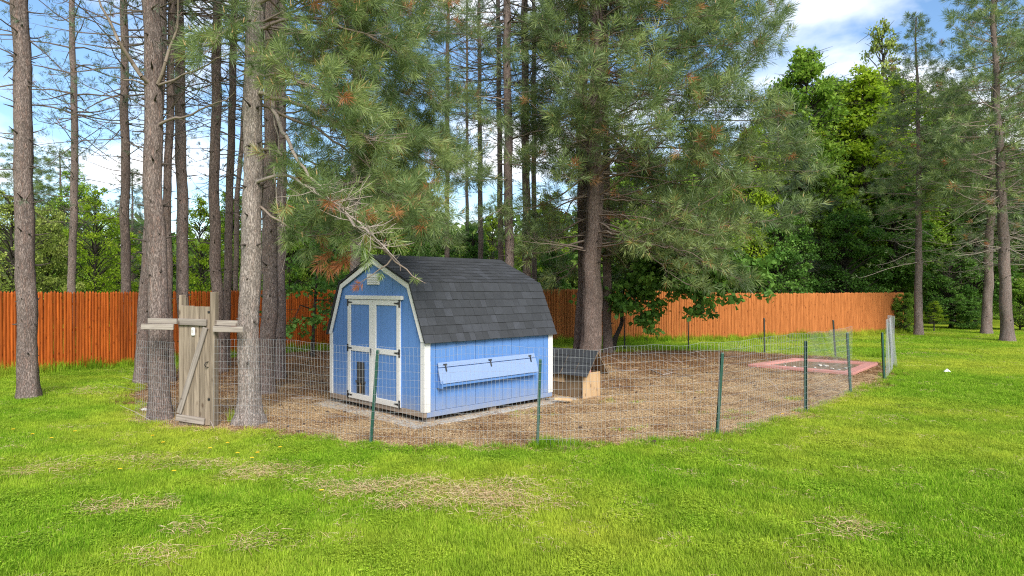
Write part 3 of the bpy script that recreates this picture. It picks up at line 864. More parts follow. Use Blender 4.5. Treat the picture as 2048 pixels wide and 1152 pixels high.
# rolled end of the mesh by the last post
def wire_roll(parent, A, base, lean, h=1.22, r=0.05, turns=3):
    S = Segs(); n = 16 * turns
    pts3 = []
    for i in range(n):
        t = i / 16 * 2 * math.pi; rr = r * (0.45 + 0.55 * i / n)
        col = []
        for j in range(13):
            z = 0.015 + (h - 0.015) * j / 12
            col.append(np.array([A.x - base.x + rr * math.cos(t) + lean[0] * z, A.y - base.y + rr * math.sin(t) + lean[1] * z, z]))
        pts3.append(col)
    for i in range(n):
        for j in range(12): S.add(pts3[i][j], pts3[i][j + 1], 0.0012, 0.0012)
        if i < n - 1:
            for j in range(13): S.add(pts3[i][j], pts3[i + 1][j], 0.0012, 0.0012)
    o = link('wire_roll', S.mesh('wire_roll', WIRE, 3), parent); o['kind'] = 'stuff'

pen2 = empty('wire_fence', gnd(1768, 760)); base2 = Vector(pen2.location)
tag(pen2, 'short end section of wire fence with a rolled up mesh end on the lawn', 'wire fence')
q6 = post(pen2, (1768, 760), (1764, 665), GREEN_POST, 'post', base2)
q7 = post(pen2, (1786, 735), (1776, 645), GREEN_POST, 'post', base2)
wire_panel(pen2, [q6 - base2, q7 - base2], base2, seed=4, h=1.25, top_wob=0.01)
wire_roll(pen2, gnd(1790, 738), base2, (-0.10, 0.0), h=1.27, r=0.055, turns=2)
for pb, pt, lb in (((1671, 715), (1666, 640), 'dark leaning metal post on the grass edge behind the salmon bed'), ((1529, 707), (1528, 636), 'upright dark metal post just left of the salmon bed, before the fence'),
               ((1377, 700), (1376, 643), 'dark metal post under the drooping maple leaves before the fence'), ((1249, 700), (1250, 632), 'dark metal post beside the crooked maple trunk')):
    A = gnd(*pb)
    o = post(None, pb, pt, DARK_POST, 'fence_post')
    o = [x for x in bpy.data.objects if x.name.startswith('fence_post') and x.parent is None and 'label' not in x][0]
    tag(o, lb, 'post', 'dark posts along the back of the pen')

# ------------------------------------------------------------------ salmon edged bed
bc = [gnd(1497, 735), gnd(1590, 722), gnd(1755, 732), gnd(1704, 753)]
bed = empty('garden_bed', (bc[0] + bc[1] + bc[2] + bc[3]) / 4)
tag(bed, 'square bed of bare soil and stones edged with salmon pink boards', 'garden bed')
bo = Vector(bed.location)
for i in range(4):
    a, b = bc[i] - bo, bc[(i + 1) % 4] - bo
    a, b = a * 0.90, b * 0.90
    d = (b - a); L = d.length; d.normalize(); npc = 3
    for q in range(npc):
        p0 = a + d * (L * q / npc - (0.13 if q == 0 else -0.004) + (0.0)); p1 = a + d * (L * (q + 1) / npc + (0.10 if q == npc - 1 else -0.004))
        o = bar('edging_board', p0 + Vector((0, 0, 0.05 + 0.004 * (i % 2))), p1 + Vector((0, 0, 0.05 + 0.004 * (i % 2) + random.uniform(-.006, .006))), 0.06, 0.235, PINK, bed)
me = mesh_pd('soil', [tuple((c - bo) * 0.86 + Vector((0, 0, 0.035))) for c in bc], [(0, 1, 2, 3)], plain_mat('dark_bed_soil', (0.17, 0.115, 0.062), 1.0, 0, 0.6, 18))
link('soil', me, bed)
def rock_mesh(r, nm, seed):
    bm = bmesh.new(); bmesh.ops.create_icosphere(bm, subdivisions=1, radius=r)
    rr = random.Random(seed)
    for v in bm.verts: v.co = Vector((v.co.x * rr.uniform(.7, 1.3), v.co.y * rr.uniform(.7, 1.3), v.co.z * rr.uniform(.35, .7)))
    me = bpy.data.meshes.new(nm); bm.to_mesh(me); bm.free(); me.materials.append(STONE); return me
rocks = [rock_mesh(0.09, 'stone', s) for s in range(4)]
for px, py, s in ((1562, 738, 0.7), (1588, 738, 1.1), (1640, 735, 1.3), (1652, 736, 1.2), (1664, 742, 1.1), (1678, 744, 0.8), (1630, 740, 0.6), (1692, 741, 0.8), (1612, 735, 0.7), (1570, 735, 0.6)):
    p = gnd(px, py)
    o = link('stone', rocks[random.randrange(4)], None, (p.x, p.y, 0.055), (0, 0, random.uniform(0, 6))); o.scale = (s * .62, s * .62, s * .62)
    tag(o, 'pale stone lying on the soil of the salmon edged bed', 'stone', 'stones in the salmon edged bed')

# ------------------------------------------------------------------ trees: builders
def unit(v):
    v = np.asarray(v, float); return v / max(np.linalg.norm(v), 1e-9)

class Tufts:
    """needle clusters: position, shoot direction, size, tint"""
    def __init__(self): self.p, self.d, self.s, self.t = [], [], [], []
    def add(self, p, d, s, t): self.p.append(p); self.d.append(d); self.s.append(s); self.t.append(t)
    def mesh(self, name, mat, n=40, L=0.14, w=0.005, shoot=0.13, rng=RNG, candles=0.0):
        P = np.array(self.p, float).reshape(-1, 3); D = np.array(self.d, float).reshape(-1, 3)
        S = np.array(self.s, float); T = np.array(self.t, float); N = len(P)
        D = D / np.maximum(np.linalg.norm(D, axis=1, keepdims=True), 1e-9)
        R = rng.normal(size=(N, n, 3)); Dn = D[:, None, :]
        R -= (R * Dn).sum(-1, keepdims=True) * Dn
        R /= np.maximum(np.linalg.norm(R, axis=-1, keepdims=True), 1e-9)
        u = rng.random((N, n, 1))
        th = np.radians(72 - 48 * u + rng.normal(0, 9, (N, n, 1)))
        nd_ = Dn * np.cos(th) + R * np.sin(th)
        nd_[..., 2] -= 0.10
        nd_ /= np.linalg.norm(nd_, axis=-1, keepdims=True)
        Sx = S[:, None, None]
        base = P[:, None, :] + Dn * (u * shoot * Sx)
        tip = base + nd_ * (L * Sx * rng.uniform(0.75, 1.1, (N, n, 1)))
        side = np.cross(nd_, rng.normal(size=(N, n, 3)))
        side /= np.maximum(np.linalg.norm(side, axis=-1, keepdims=True), 1e-9)
        side *= w * 0.5
        mid = base * 0.55 + tip * 0.45
        V = np.stack([base, mid + side, tip, mid - side], 2).reshape(-1, 3)
        F = np.arange(len(V)).reshape(-1, 4)
        tint = np.repeat(np.clip(T[:, None] + rng.normal(0, 0.05, (N, n)) * (T[:, None] < 0.8), 0, 1).reshape(-1), 4)
        if candles > 0:
            pick = np.where((rng.random(N) < candles) & (T < 0.8))[0]
            if len(pick):
                A = P[pick] + D[pick] * (shoot * S[pick])[:, None]
                up = D[pick] * 0.5 + np.array([0, 0, 1.0]); up /= np.linalg.norm(up, axis=1, keepdims=True)
                sg = Segs(); sg.a = list(A); sg.b = list(A + up * 0.07); sg.r = [0.009] * len(pick); sg.q = [0.004] * len(pick)
                V2, F2 = sg.arrays(4)
                F = np.concatenate([F, F2 + len(V)]); V = np.concatenate([V, V2])
                tint = np.concatenate([tint, np.full(len(V2), 0.985)])
        return mesh_np(name, V, F, mat, tint)

def grow(S, T, rng, org, d0, L, r0, live=1.0, bare=0.4, bend=0.0, droop=0.0, twig=0.3, sub=2, tsize=1.0, tone=(0.2, 0.7), dead=0.02, n=8, path=None, twl=0.34, step=0.22):
    """one bough: a wavering axis, side twigs in both hands, sub-twigs, needle tufts at the ends"""
    if path is None:
        P = [np.array(org, float)]; d = unit(d0)
        for i in range(n):
            f = i / n
            d = unit(d + rng.normal(0, 0.09, 3) + np.array([0, 0, bend * (f - 0.25) - droop * (0.6 - f)]) * (1.6 / n))
            P.append(P[-1] + d * L / n)
    else:
        Q = np.array(path, float); t = np.concatenate([[0], np.cumsum(np.linalg.norm(np.diff(Q, axis=0), axis=1))])
        L = t[-1]; n = max(6, int(L / 0.16)); ti = np.linspace(0, L, n + 1)
        P = np.stack([np.interp(ti, t, Q[:, k]) for k in range(3)], 1)
        P[1:-1] = 0.25 * P[:-2] + 0.5 * P[1:-1] + 0.25 * P[2:]
        P[1:] += rng.normal(0, 0.018, (n, 3)); P = list(P)
    S.path(P, r0, r0 * 0.28)
    P = np.array(P)
    nt = max(1, int(L * (1 - bare) / step))
    sgn = 1
    for k in range(nt + 1):
        t = bare + (1 - bare) * (k + rng.uniform(-0.3, 0.3)) / max(nt, 1)
        t = min(max(t, 0.05), 1.0)
        x = t * n; i = min(int(x), n - 1); p = P[i] + (P[i + 1] - P[i]) * (x - i)
        d = unit(P[i + 1] - P[i])
        sgn = -sgn
        side = unit(np.cross(d, [0, 0, 1.0]) + 1e-6) * sgn
        tl = twl * min(L, 2.2) * (1.15 - 0.6 * t) * rng.uniform(0.55, 1.25)
        td = unit(d * rng.uniform(0.5, 1.1) + side * rng.uniform(0.5, 1.1) + np.array([0, 0, rng.normal(0.08, 0.3)]))
        if k == nt: td, tl = d, tl * 0.8
        m = 3; q = p.copy(); qs = [q]
        dd = td
        for _ in range(m):
            dd = unit(dd + rng.normal(0, 0.16, 3) + np.array([0, 0, 0.10]))
            q = q + dd * tl / m; qs.append(q)
        rt = max(r0 * 0.26 * (1.1 - 0.5 * t), 0.0026)
        S.path(qs, rt, rt * 0.5)
        if rng.random() < live:
            T.add(qs[-1], dd, tsize * rng.uniform(0.8, 1.2), (0.9 + 0.05 * rng.random()) if rng.random() < dead else rng.uniform(*tone))
        for j in range(sub):
            b = qs[1 + j % 2] ; sd_ = unit(dd + rng.normal(0, 0.7, 3) + np.array([0, 0, 0.12]))
            sl = tl * rng.uniform(0.3, 0.6)
            e = b + sd_ * sl
            S.add(b, e, rt * 0.6, rt * 0.35)
            if rng.random() < live:
                T.add(e, sd_, tsize * rng.uniform(0.75, 1.15), (0.9 + 0.05 * rng.random()) if rng.random() < dead else rng.uniform(*tone))
    return P

def vnoise(rng, n, m):
    g = rng.normal(0, 1, (n, m))
    return g

def trunk_mesh(name, A, R, mat, sides=18, ring=0.12, rng=RNG, flare=1.35, knots=True, rough=0.05):
    """A: axis points (n,3) from the base up, R: radii"""
    A = np.array(A, float); R = np.array(R, float)
    t = np.concatenate([[0], np.cumsum(np.linalg.norm(np.diff(A, axis=0), axis=1))])
    # finer rings low down, coarser towards the top
    zz = [0.0]
    while zz[-1] < t[-1]: zz.append(zz[-1] + (ring if zz[-1] < 7 else ring * 3))
    zz = np.array(zz); zz[-1] = t[-1]
    C = np.stack([np.interp(zz, t, A[:, k]) for k in range(3)], 1)
    C[1:-1] = 0.25 * C[:-2] + 0.5 * C[1:-1] + 0.25 * C[2:]
    wp = rng.uniform(0, 6.28, 4); wa_ = 0.10 * R[0]
    C[:, 0] += wa_ * (np.sin(zz * 1.9 + wp[0]) + 0.6 * np.sin(zz * 4.3 + wp[1])) * np.clip(zz, 0, 1); C[:, 1] += wa_ * np.sin(zz * 2.3 + wp[2]) * np.clip(zz, 0, 1)
    rad = np.interp(zz, t, R)
    rad = rad * (1 + (flare - 1) * np.exp(-zz / 0.16))
    th = np.linspace(0, 2 * np.pi, sides, endpoint=False)
    m = len(zz)
    lob = rng.uniform(0, 6.28, 4)
    rr = np.ones((m, sides))
    rr += rough * 0.5 * rng.normal(size=(m, sides))
    ridg = rng.normal(0, rough * 0.7, sides)
    rr += ridg[None, :]
    rr += np.exp(-zz / 0.15)[:, None] * 0.13 * np.sin(5 * th[None, :] + lob[0])
    rr += 0.025 * np.sin(zz[:, None] * 5 + lob[1] + th[None, :] * 2)
    V = np.zeros((m, sides, 3))
    V[..., 0] = C[:, 0:1] + np.cos(th)[None] * rad[:, None] * rr
    V[..., 1] = C[:, 1:2] + np.sin(th)[None] * rad[:, None] * rr
    V[..., 2] = C[:, 2:3]
    V[0, :, 2] -= 0.12
    idx = np.arange(m * sides).reshape(m, sides)
    F = np.stack([idx[:-1], np.roll(idx[:-1], -1, 1), np.roll(idx[1:], -1, 1), idx[1:]], -1).reshape(-1, 4)
    V = V.reshape(-1, 3)
    if knots:
        S = Segs(); z = rng.uniform(0.6, 1.0)
        while z < min(t[-1] - 1, 9):
            a0 = rng.uniform(0, 6.28); k = rng.integers(3, 6)
            c = np.array([np.interp(z, t, A[:, q]) for q in range(3)]); r = np.interp(z, t, R)
            for j in range(k):
                a = a0 + 6.283 * j / k + rng.normal(0, 0.25)
                d = np.array([math.cos(a), math.sin(a), rng.uniform(-0.1, 0.35)])
                ln = rng.uniform(0.015, 0.06) if z < 2.2 else rng.uniform(0.02, 0.22)
                o = c + d * r * 0.8 + np.array([0, 0, rng.normal(0, 0.025)])
                kr = min(0.022, r * 0.16)
                S.add(o, o + d * (r * 0.2 + ln * 0.3), kr, kr * 0.6)
                S.add(o + d * (r * 0.2 + ln * 0.3), o + d * (r * 0.2 + ln) + np.array([0, 0, rng.normal(0, 0.02)]), kr * 0.55, kr * 0.25)
            z += rng.uniform(0.38, 0.62)
        V2, F2 = S.arrays(5)
        nf = len(F)
        F = np.concatenate([F, F2 + len(V)]); V = np.concatenate([V, V2])
        me = mesh_np(name, V, F, mat, smooth=True)
        me.materials.append(KNOT)
        mi = np.zeros(len(F), np.int32); mi[nf:] = 1
        me.polygons.foreach_set('material_index', mi)
        return me
    return mesh_np(name, V, F, mat, smooth=True)

def crown_mesh(rng, h, r, base_r_f, whorl, per, live, tone, needles, w, tsize, bare=0.35, up=0.25, dead=0.01, shape=1.0, r0=0.03, step=0.3, sub=2, twl=0.34):
    """a pine crown of height h standing on z=0 round a straight axis; widest low down, tapering to the leader"""
    S, T = Segs(), Tufts()
    z = 0.0
    while z < h:
        f = z / h
        rr = r * ((1 - f) ** shape) * (base_r_f + (1 - base_r_f) * min(1, f / 0.15)) + 0.25
        a0 = rng.uniform(0, 6.28); k = max(3, int(per * (1 - 0.3 * f)))
        for j in range(k):
            a = a0 + 6.283 * j / k + rng.normal(0, 0.2)
            el = rng.normal(up * (0.3 + f * 1.6), 0.14)
            grow(S, T, rng, (0, 0, z + rng.normal(0, 0.08)), (math.cos(a), math.sin(a), el), rr * rng.uniform(0.7, 1.15), r0 * (1 - 0.6 * f), live, bare, 0.5, 0.15,
                 sub=sub, tsize=tsize, tone=tone, dead=dead, n=6, step=step, twl=twl)
        z += whorl * rng.uniform(0.8, 1.2)
    T.add((0, 0, h), (0, 0, 1.0), tsize, tone[1])
    return S, T

def axis_from(pts, Y, height, rng=RNG):
    """axis of a trunk through photo pixels at distance Y, carried on to its height"""
    Q = [at(x, y, Y) for x, y in pts]
    Q = [np.array(q) for q in Q]
    Q[0][2] = 0.0
    while Q[-1][2] < height:
        d = (Q[-1] - Q[-2]) if len(Q) > 1 else np.array([0, 0, 1.0])
        d = unit(d); d[0] *= 0.7
        d = unit([d[0] * 0.8, rng.normal(0, 0.01), abs(d[2])])
        Q.append(Q[-1] + d * 1.2)
    return np.array(Q)

def ax_at(A, z):
    return np.array([np.interp(z, A[:, 2], A[:, k]) for k in range(3)])

# shared upper crowns for the stand (most of them stand above the picture)
rc = np.random.default_rng(5)
STAND = []
for i in range(3):
    S, T = crown_mesh(rc, 8.0, 2.3, 0.75, 0.55, 5, 0.85, (0.05, 0.6), 16, 0.012, 1.1, bare=0.45, r0=0.028, step=0.36, sub=1)
    STAND.append((S.mesh('stand_branches', TWIG_DARK, 3), T.mesh('stand_needles', NEEDLE_DARK, 16, 0.14, 0.013, rng=rc)))

def add_tree(name, label, cat, loc, group=None):
    t = empty(name, loc); tag(t, label, cat, group); return t

def stand_pine(label, pts, Y, dia, height=15.5, mat=None, var=0, crown_z=8.0, dead_from=3.0, live=0.25, group='tall pines standing in and behind the pen', seed=0, dead_len=1.5, sides=16, tsz=0.75, cs=1.0, nwh=1.0):
    rng = np.random.default_rng(100 + seed)
    A = axis_from(pts, Y, height, rng)
    b = A[0].copy()
    t = add_tree('pine_tree', label, 'tree', (b[0], b[1], 0), group)
    A = A - np.array([b[0], b[1], 0])
    hh = A[:, 2] / height
    R = dia / 2 * (1 - 0.42 * hh - 0.5 * np.clip(hh - 0.5, 0, 1))
    R = np.maximum(R, 0.03)
    link('trunk', trunk_mesh('trunk', A, R, mat or BARK, sides=sides, rng=rng), t)
    S, T = Segs(), Tufts()
    z = dead_from
    while z < crown_z + 0.5:
        f = (z - dead_from) / max(crown_z - dead_from, 0.1)
        a0 = rng.uniform(0, 6.28); k = rng.integers(3, 6)
        c = ax_at(A, z)
        for j in range(k):
            a = a0 + 6.283 * j / k + rng.normal(0, 0.3)
            if rng.random() < 0.25 * (1 - f): continue
            ln = dead_len * (0.35 + 0.65 * min(1, f * 1.6)) * rng.uniform(0.35, 1.45)
            grow(S, T, rng, c, (math.cos(a), math.sin(a), rng.normal(0.08, 0.34)), ln, 0.013 + 0.008 * f, live * (0.15 + 0.85 * f), 0.3, 0.5, 0.1, sub=2, tsize=tsz,
                 tone=(0.02, 0.5), dead=0.02, n=6, step=0.27)
        z += rng.uniform(0.38, 0.6) * nwh
    if label.startswith('thick pine just left'):
        S2 = Segs()
        for rr_, l in ((0.035, [(300, 168, 9.5), (270, 140, 9.3), (240, 85, 9.1), (205, 20, 9.0), (180, -40, 8.9)]), (0.03, [(316, 168, 9.5), (338, 125, 9.4), (352, 50, 9.3), (362, -30, 9.2)]),
                       (0.02, [(318, 170, 9.5), (370, 150, 9.2), (420, 125, 9.0), (470, 95, 8.8)]), (0.022, [(320, 248, 9.5), (370, 232, 9.2), (430, 210, 9.0), (470, 188, 8.8)]), (0.016, [(296, 172, 9.5), (260, 160, 9.3), (228, 150, 9.2)])):
            grow(S2, T, rng, None, None, 1, rr_, 0.12, 0.35, path=[np.array(at(*q)) - b for q in l], tsize=0.9, step=0.22, sub=1, twl=0.2)
        link('forked_limbs', S2.mesh('forked_limbs', TWIG, 5), t)['kind'] = 'stuff'
    link('branches', S.mesh('branches', TWIG_DARK, 3), t)['kind'] = 'stuff'
    if T.p:
        link('needle_sprays', T.mesh('needle_sprays', NEEDLE_DARK, 22, 0.12, 0.007 if Y < 13 else 0.010, rng=rng), t)['kind'] = 'stuff'
    c = ax_at(A, crown_z)
    bm_, nm_ = STAND[var % 3]
    for nm, me in (('limbs', bm_), ('crown', nm_)):
        o = link(nm, me, t, tuple(c), (0, 0, rng.uniform(0, 6.28)))
        o.scale = (cs, cs, (height - crown_z + 0.4) / 8.0); o['kind'] = 'stuff'
    t_rot = t.children[-2].rotation_euler.z
    t.children[-1].rotation_euler.z = t_rot
    return t, A

# ------------------------------------------------------------------ the stand of tall pines
PINES = [
 # label, pixel line from foot to top, distance, diameter
 ('grey brown pine standing alone on the grass at the far left edge', [(56, 797), (50, 500), (46, 250), (40, 0)], 11.45, 0.31, BARK, 8.2, 3.4),
 ('thin pine behind the left end of the orange fence', [(140, 760), (143, 583), (150, 300), (143, 0)], 21.0, 0.24, BARK, 7.5, 4.0),
 ('straight dark pine behind the orange fence, between the lone pine and the gate', [(252, 745), (251, 583), (250, 300), (248, 0)], 19.0, 0.27, BARK_BROWN, 7.5, 4.0),
 ('thick pine just left of the gate with side rails across it', [(322, 840), (318, 700), (312, 500), (308, 300), (303, 0)], 9.57, 0.285, BARK, 7.6, 3.9),
 ('slender leaning pine just left of the thick gate side pine', [(282, 767), (287, 650), (296, 500), (306, 380), (318, 200), (326, 0)], 13.2, 0.23, BARK, 8.0, 4.4),
 ('pine half hidden behind the thick pine left of the gate', [(342, 772), (336, 600), (334, 450), (341, 150), (346, 0)], 13.4, 0.17, BARK_BROWN, 8.0, 4.0),
 ('reddish pine rising directly behind the gate', [(372, 758), (367, 600), (363, 350), (360, 150), (357, 0)], 14.0, 0.255, BARK, 8.2, 4.3),
 ('pine with a kink in its trunk just right of the gate', [(442, 745), (439, 660), (436, 590), (429, 530), (430, 300), (433, 150), (436, 0)], 15.0, 0.25, BARK_BROWN, 8.0, 4.0),
 ('thin pine close behind the kinked pine beside the gate', [(452, 735), (454, 600), (459, 420), (466, 150), (470, 0)], 16.2, 0.20, BARK_BROWN, 8.0, 4.2),
 ('thin pine behind the fence, seen left of the pale rough pine', [(473, 720), (471, 570), (474, 400), (490, 200), (496, 0)], 24.0, 0.20, BARK_BROWN, 8.5, 4.5),
 ('grey pine close behind the pale rough pine near the shed', [(532, 790), (538, 650), (540, 450), (541, 250), (545, 0)], 11.9, 0.285, BARK, 8.2, 4.6),
 ('narrow pine right of the two grey pines, left of the shed', [(560, 759), (561, 600), (563, 400), (563, 200), (562, 0)], 13.9, 0.225, BARK, 8.2, 4.8),
 ('pine trunk behind the left slope of the shed roof', [(706, 745), (709, 560), (712, 300), (716, 100), (718, 0)], 16.2, 0.27, BARK_PALE, 9.0, 5.0),
 ('thin pine behind the shed, leftmost of the row above its roof', [(893, 705), (894, 450), (895, 200), (896, 0)], 25.0, 0.20, BARK_BROWN, 9.0, 6.0),
 ('very thin pine second from the left in the row above the shed roof', [(935, 700), (934, 450), (934, 200), (934, 0)], 29.0, 0.17, BARK_BROWN, 9.5, 6.0),
 ('thin pine above the middle of the shed ridge', [(962, 705), (961, 450), (959, 200), (958, 0)], 24.5, 0.21, BARK_BROWN, 9.0, 5.5),
 ('slim pine touching the left side of the red brown trunk above the shed ridge', [(1003, 715), (1001, 450), (998, 200), (996, 0)], 21.0, 0.19, BARK_BROWN, 9.0, 5.5),
 ('red brown pine trunk rising above the right end of the shed ridge', [(1018, 730), (1018, 480), (1016, 250), (1013, 0)], 17.5, 0.255, BARK, 9.0, 5.2),
 ('grey pine just right of the shed ridge end', [(1057, 725), (1053, 480), (1051, 250), (1049, 0)], 18.5, 0.25, BARK, 9.0, 5.2),
 ('thin pine close right of the grey pine by the ridge end', [(1070, 710), (1068, 480), (1068, 250), (1068, 0)], 23.0, 0.20, BARK_BROWN, 9.0, 5.5),
]
for i, (lb, pts, Y, dia, mat, cz, df) in enumerate(PINES):
    far = Y > 16
    stand_pine(lb, pts, Y, dia, mat=mat, var=i, crown_z=cz, dead_from=df, seed=i, sides=24 if Y < 12 else 14,
               dead_len=1.25 if Y < 12.5 else (1.6 if not far else 2.1), live=0.16 if Y < 12 else (0.30 if Y < 18 else 0.55), height=15.5 if not far else 17.5,
               tsz=0.75 if not far else 1.0, cs=1.0)

# the pale rough pine by the gate, with the boughs that hang before the shed
rk = np.random.default_rng(77)
A = axis_from([(500, 852), (498, 700), (503, 450), (509, 200), (513, 0)], 9.25, 14.5, rk)
b0 = A[0].copy(); kt = add_tree('pine_tree', 'pale rough barked pine right of the gate with green boughs reaching over the shed', 'tree', (b0[0], b0[1], 0))
Al = A - np.array([b0[0], b0[1], 0]); R = 0.148 * (1 - 0.035 * Al[:, 2]); R = np.maximum(R, 0.03)
link('trunk', trunk_mesh('trunk', Al, R, BARK_PALE, sides=28, ring=0.09, rng=rk, flare=1.9, rough=0.06), kt)
S, Sp, T = Segs(), Segs(), Tufts()
def P_(l): return [np.array(at(x, y, Y)) - np.array([b0[0], b0[1], 0]) for x, y, Y in l]
BOUGHS = [
 (0, 0.030, [(515, 185, 9.2), (600, 210, 8.8), (720, 270, 8.5), (830, 310, 8.3), (900, 345, 8.2)], 0.25),
 (1, 0.034, [(540, 190, 9.4), (565, 260, 9.2), (600, 325, 9.1), (670, 412, 8.9), (740, 470, 8.7), (778, 502, 8.6)], 0.55),
 (1, 0.028, [(510, 365, 9.2), (570, 345, 9.1), (640, 385, 9.0), (690, 420, 8.9), (740, 468, 8.8)], 0.4),
 (0, 0.030, [(512, 60, 9.2), (620, 30, 8.7), (720, 60, 8.3), (800, 110, 8.0)], 0.22),
 (0, 0.030, [(513, 10, 9.2), (600, -40, 8.8), (700, -30, 8.3), (790, 40, 8.0)], 0.22),
 (0, 0.026, [(512, 120, 9.3), (600, 115, 9.0), (680, 130, 8.6), (760, 175, 8.3)], 0.22),
 (0, 0.026, [(512, 150, 9.3), (560, 150, 8.8), (620, 170, 8.3), (690, 200, 8.0)], 0.2),
 (0, 0.024, [(506, 290, 9.3), (560, 300, 9.0), (610, 360, 8.8), (640, 400, 8.7)], 0.35),
 (0, 0.022, [(504, 400, 9.3), (555, 440, 9.0), (600, 470, 8.8), (660, 478, 8.6), (700, 470, 8.5)], 0.35),
 (0, 0.022, [(700, 430, 8.9), (740, 440, 8.7), (790, 430, 8.5), (830, 455, 8.4)], 0.1),
 (0, 0.018, [(745, 470, 8.75), (780, 510, 8.7), (800, 540, 8.6), (850, 562, 8.5)], 0.35),
 (0, 0.016, [(760, 490, 8.7), (790, 515, 8.7), (770, 535, 8.6), (725, 560, 8.6)], 0.5),
 (0, 0.022, [(640, 385, 9.0), (720, 360, 8.8), (790, 390, 8.6), (850, 420, 8.5)], 0.2),
 (0, 0.024, [(515, 210, 9.3), (620, 250, 9.3), (700, 300, 9.2), (760, 350, 9.0), (800, 400, 8.9)], 0.25),
 (0, 0.024, [(512, 90, 9.3), (590, 60, 9.6), (690, 90, 9.9), (790, 150, 10.0), (860, 220, 10.0)], 0.25),
 (0, 0.022, [(510, 40, 9.2), (470, 40, 8.8), (440, 70, 8.5), (420, 110, 8.3)], 0.4),
 (0, 0.026, [(513, -60, 9.2), (640, -90, 9.0), (780, -60, 8.8), (880, 20, 8.8)], 0.2),
 (0, 0.022, [(515, 160, 9.3), (600, 170, 10.0), (700, 210, 10.6), (800, 260, 10.9), (880, 300, 11.0)], 0.3),
]
for pale, r, pth, bare in BOUGHS:
    thin = pth[-1][1] > 540
    pth = [(x, y, Y + (1.9 if x > 815 else 1.0 if x > 755 else 0.4 if x > 700 else 0)) if y < 420 and not pale else (x, y, Y) for x, y, Y in pth]
    if pale:
        m = len(pth) - 1
        pth = [(x, y, Y - 1.25 * i / m) for i, (x, y, Y) in enumerate(pth)]; r *= 0.95
    grow(Sp if pale else S, T, rk, None, None, 1, r, 0.12 if pale else (0.45 if thin else 0.95), bare, path=P_(pth), tsize=0.8 if thin else 1.15, tone=(0.25, 0.8), dead=0.10 if pale else 0.022,
         step=0.2 if thin else 0.085, sub=1 if thin else 3, twl=0.16 if thin else 0.27)
# bare hanging twigs and the two forked dead limbs high on the trunk
for l in ([(548, 330, 9.1), (556, 420, 9.0), (566, 500, 8.9), (568, 530, 8.9)], [(545, 210, 9.3), (560, 300, 9.1), (566, 400, 9.0), (565, 470, 8.9)], [(720, 450, 8.8), (735, 490, 8.8), (740, 530, 8.8)]):
    grow(Sp, T, rk, None, None, 1, 0.012, 0.05, 0.3, path=P_(l), tsize=0.8, step=0.25, sub=1, twl=0.16)
for q in P_([(690, 500, 8.7), (672, 520, 8.7), (655, 525, 8.7), (692, 515, 8.7), (650, 512, 8.7), (640, 470, 8.8), (700, 490, 8.7), (664, 500, 8.75)]):
    T.add(q, np.array([rk.normal(0, .4), rk.normal(0, .3), -0.7]), rk.uniform(0.8, 1.15), 0.92)
z = 5.6
while z < 7.6:
    for j in range(5):
        a = rk.uniform(0, 6.28)
        grow(S, T, rk, ax_at(Al, z), (math.cos(a), math.sin(a), 0.2), rk.uniform(1.2, 2.2), 0.02, 0.8, 0.35, 0.5, 0.2, tsize=1.0, tone=(0.1, 0.7), n=6, step=0.25)
    z += 0.5
link('limbs', Sp.mesh('limbs', TWIG_PALE, 5), kt)['kind'] = 'stuff'
link('branches', S.mesh('branches', TWIG, 4), kt)['kind'] = 'stuff'
link('needle_sprays', T.mesh('needle_sprays', NEEDLE, 76, 0.16, 0.0068, 0.15, rng=rk, candles=0.3), kt)['kind'] = 'stuff'
c = ax_at(Al, 7.4)
o = link('crown', STAND[1][1], kt, tuple(c)); o.scale = (1, 1, 0.9); o['kind'] = 'stuff'
o = link('limbs', STAND[1][0], kt, tuple(c)); o.scale = (1, 1, 0.9); o['kind'] = 'stuff'

# boughs on the stand pines behind, filling the space over the shed
rb = np.random.default_rng(31)
def bough_set(label_tree, paths, tone, n_needles, w, mat=NEEDLE, L=0.15, tsize=1.1, r=0.024, bare=0.2, live=0.95, dead=0.02, twl=0.26, step=0.16):
    t = label_tree; b = np.array(t.location)
    S, T = Segs(), Tufts()
    for pth in paths:
        grow(S, T, rb, None, None, 1, r, live, bare, path=[np.array(at(*q)) - b for q in pth], tsize=tsize, tone=tone, dead=dead, step=step, twl=twl)
    link('green_boughs', S.mesh('green_boughs', TWIG, 3), t)['kind'] = 'stuff'
    link('bough_needles', T.mesh('bough_needles', mat, n_needles, L, w, rng=rb, candles=0.15), t)['kind'] = 'stuff'
trees = {o['label']: o for o in COL.objects if o.parent is None and 'label' in o and o.name.startswith('pine_tree')}
tN = [t for l, t in trees.items() if l.startswith('pine trunk behind the left slope')][0]
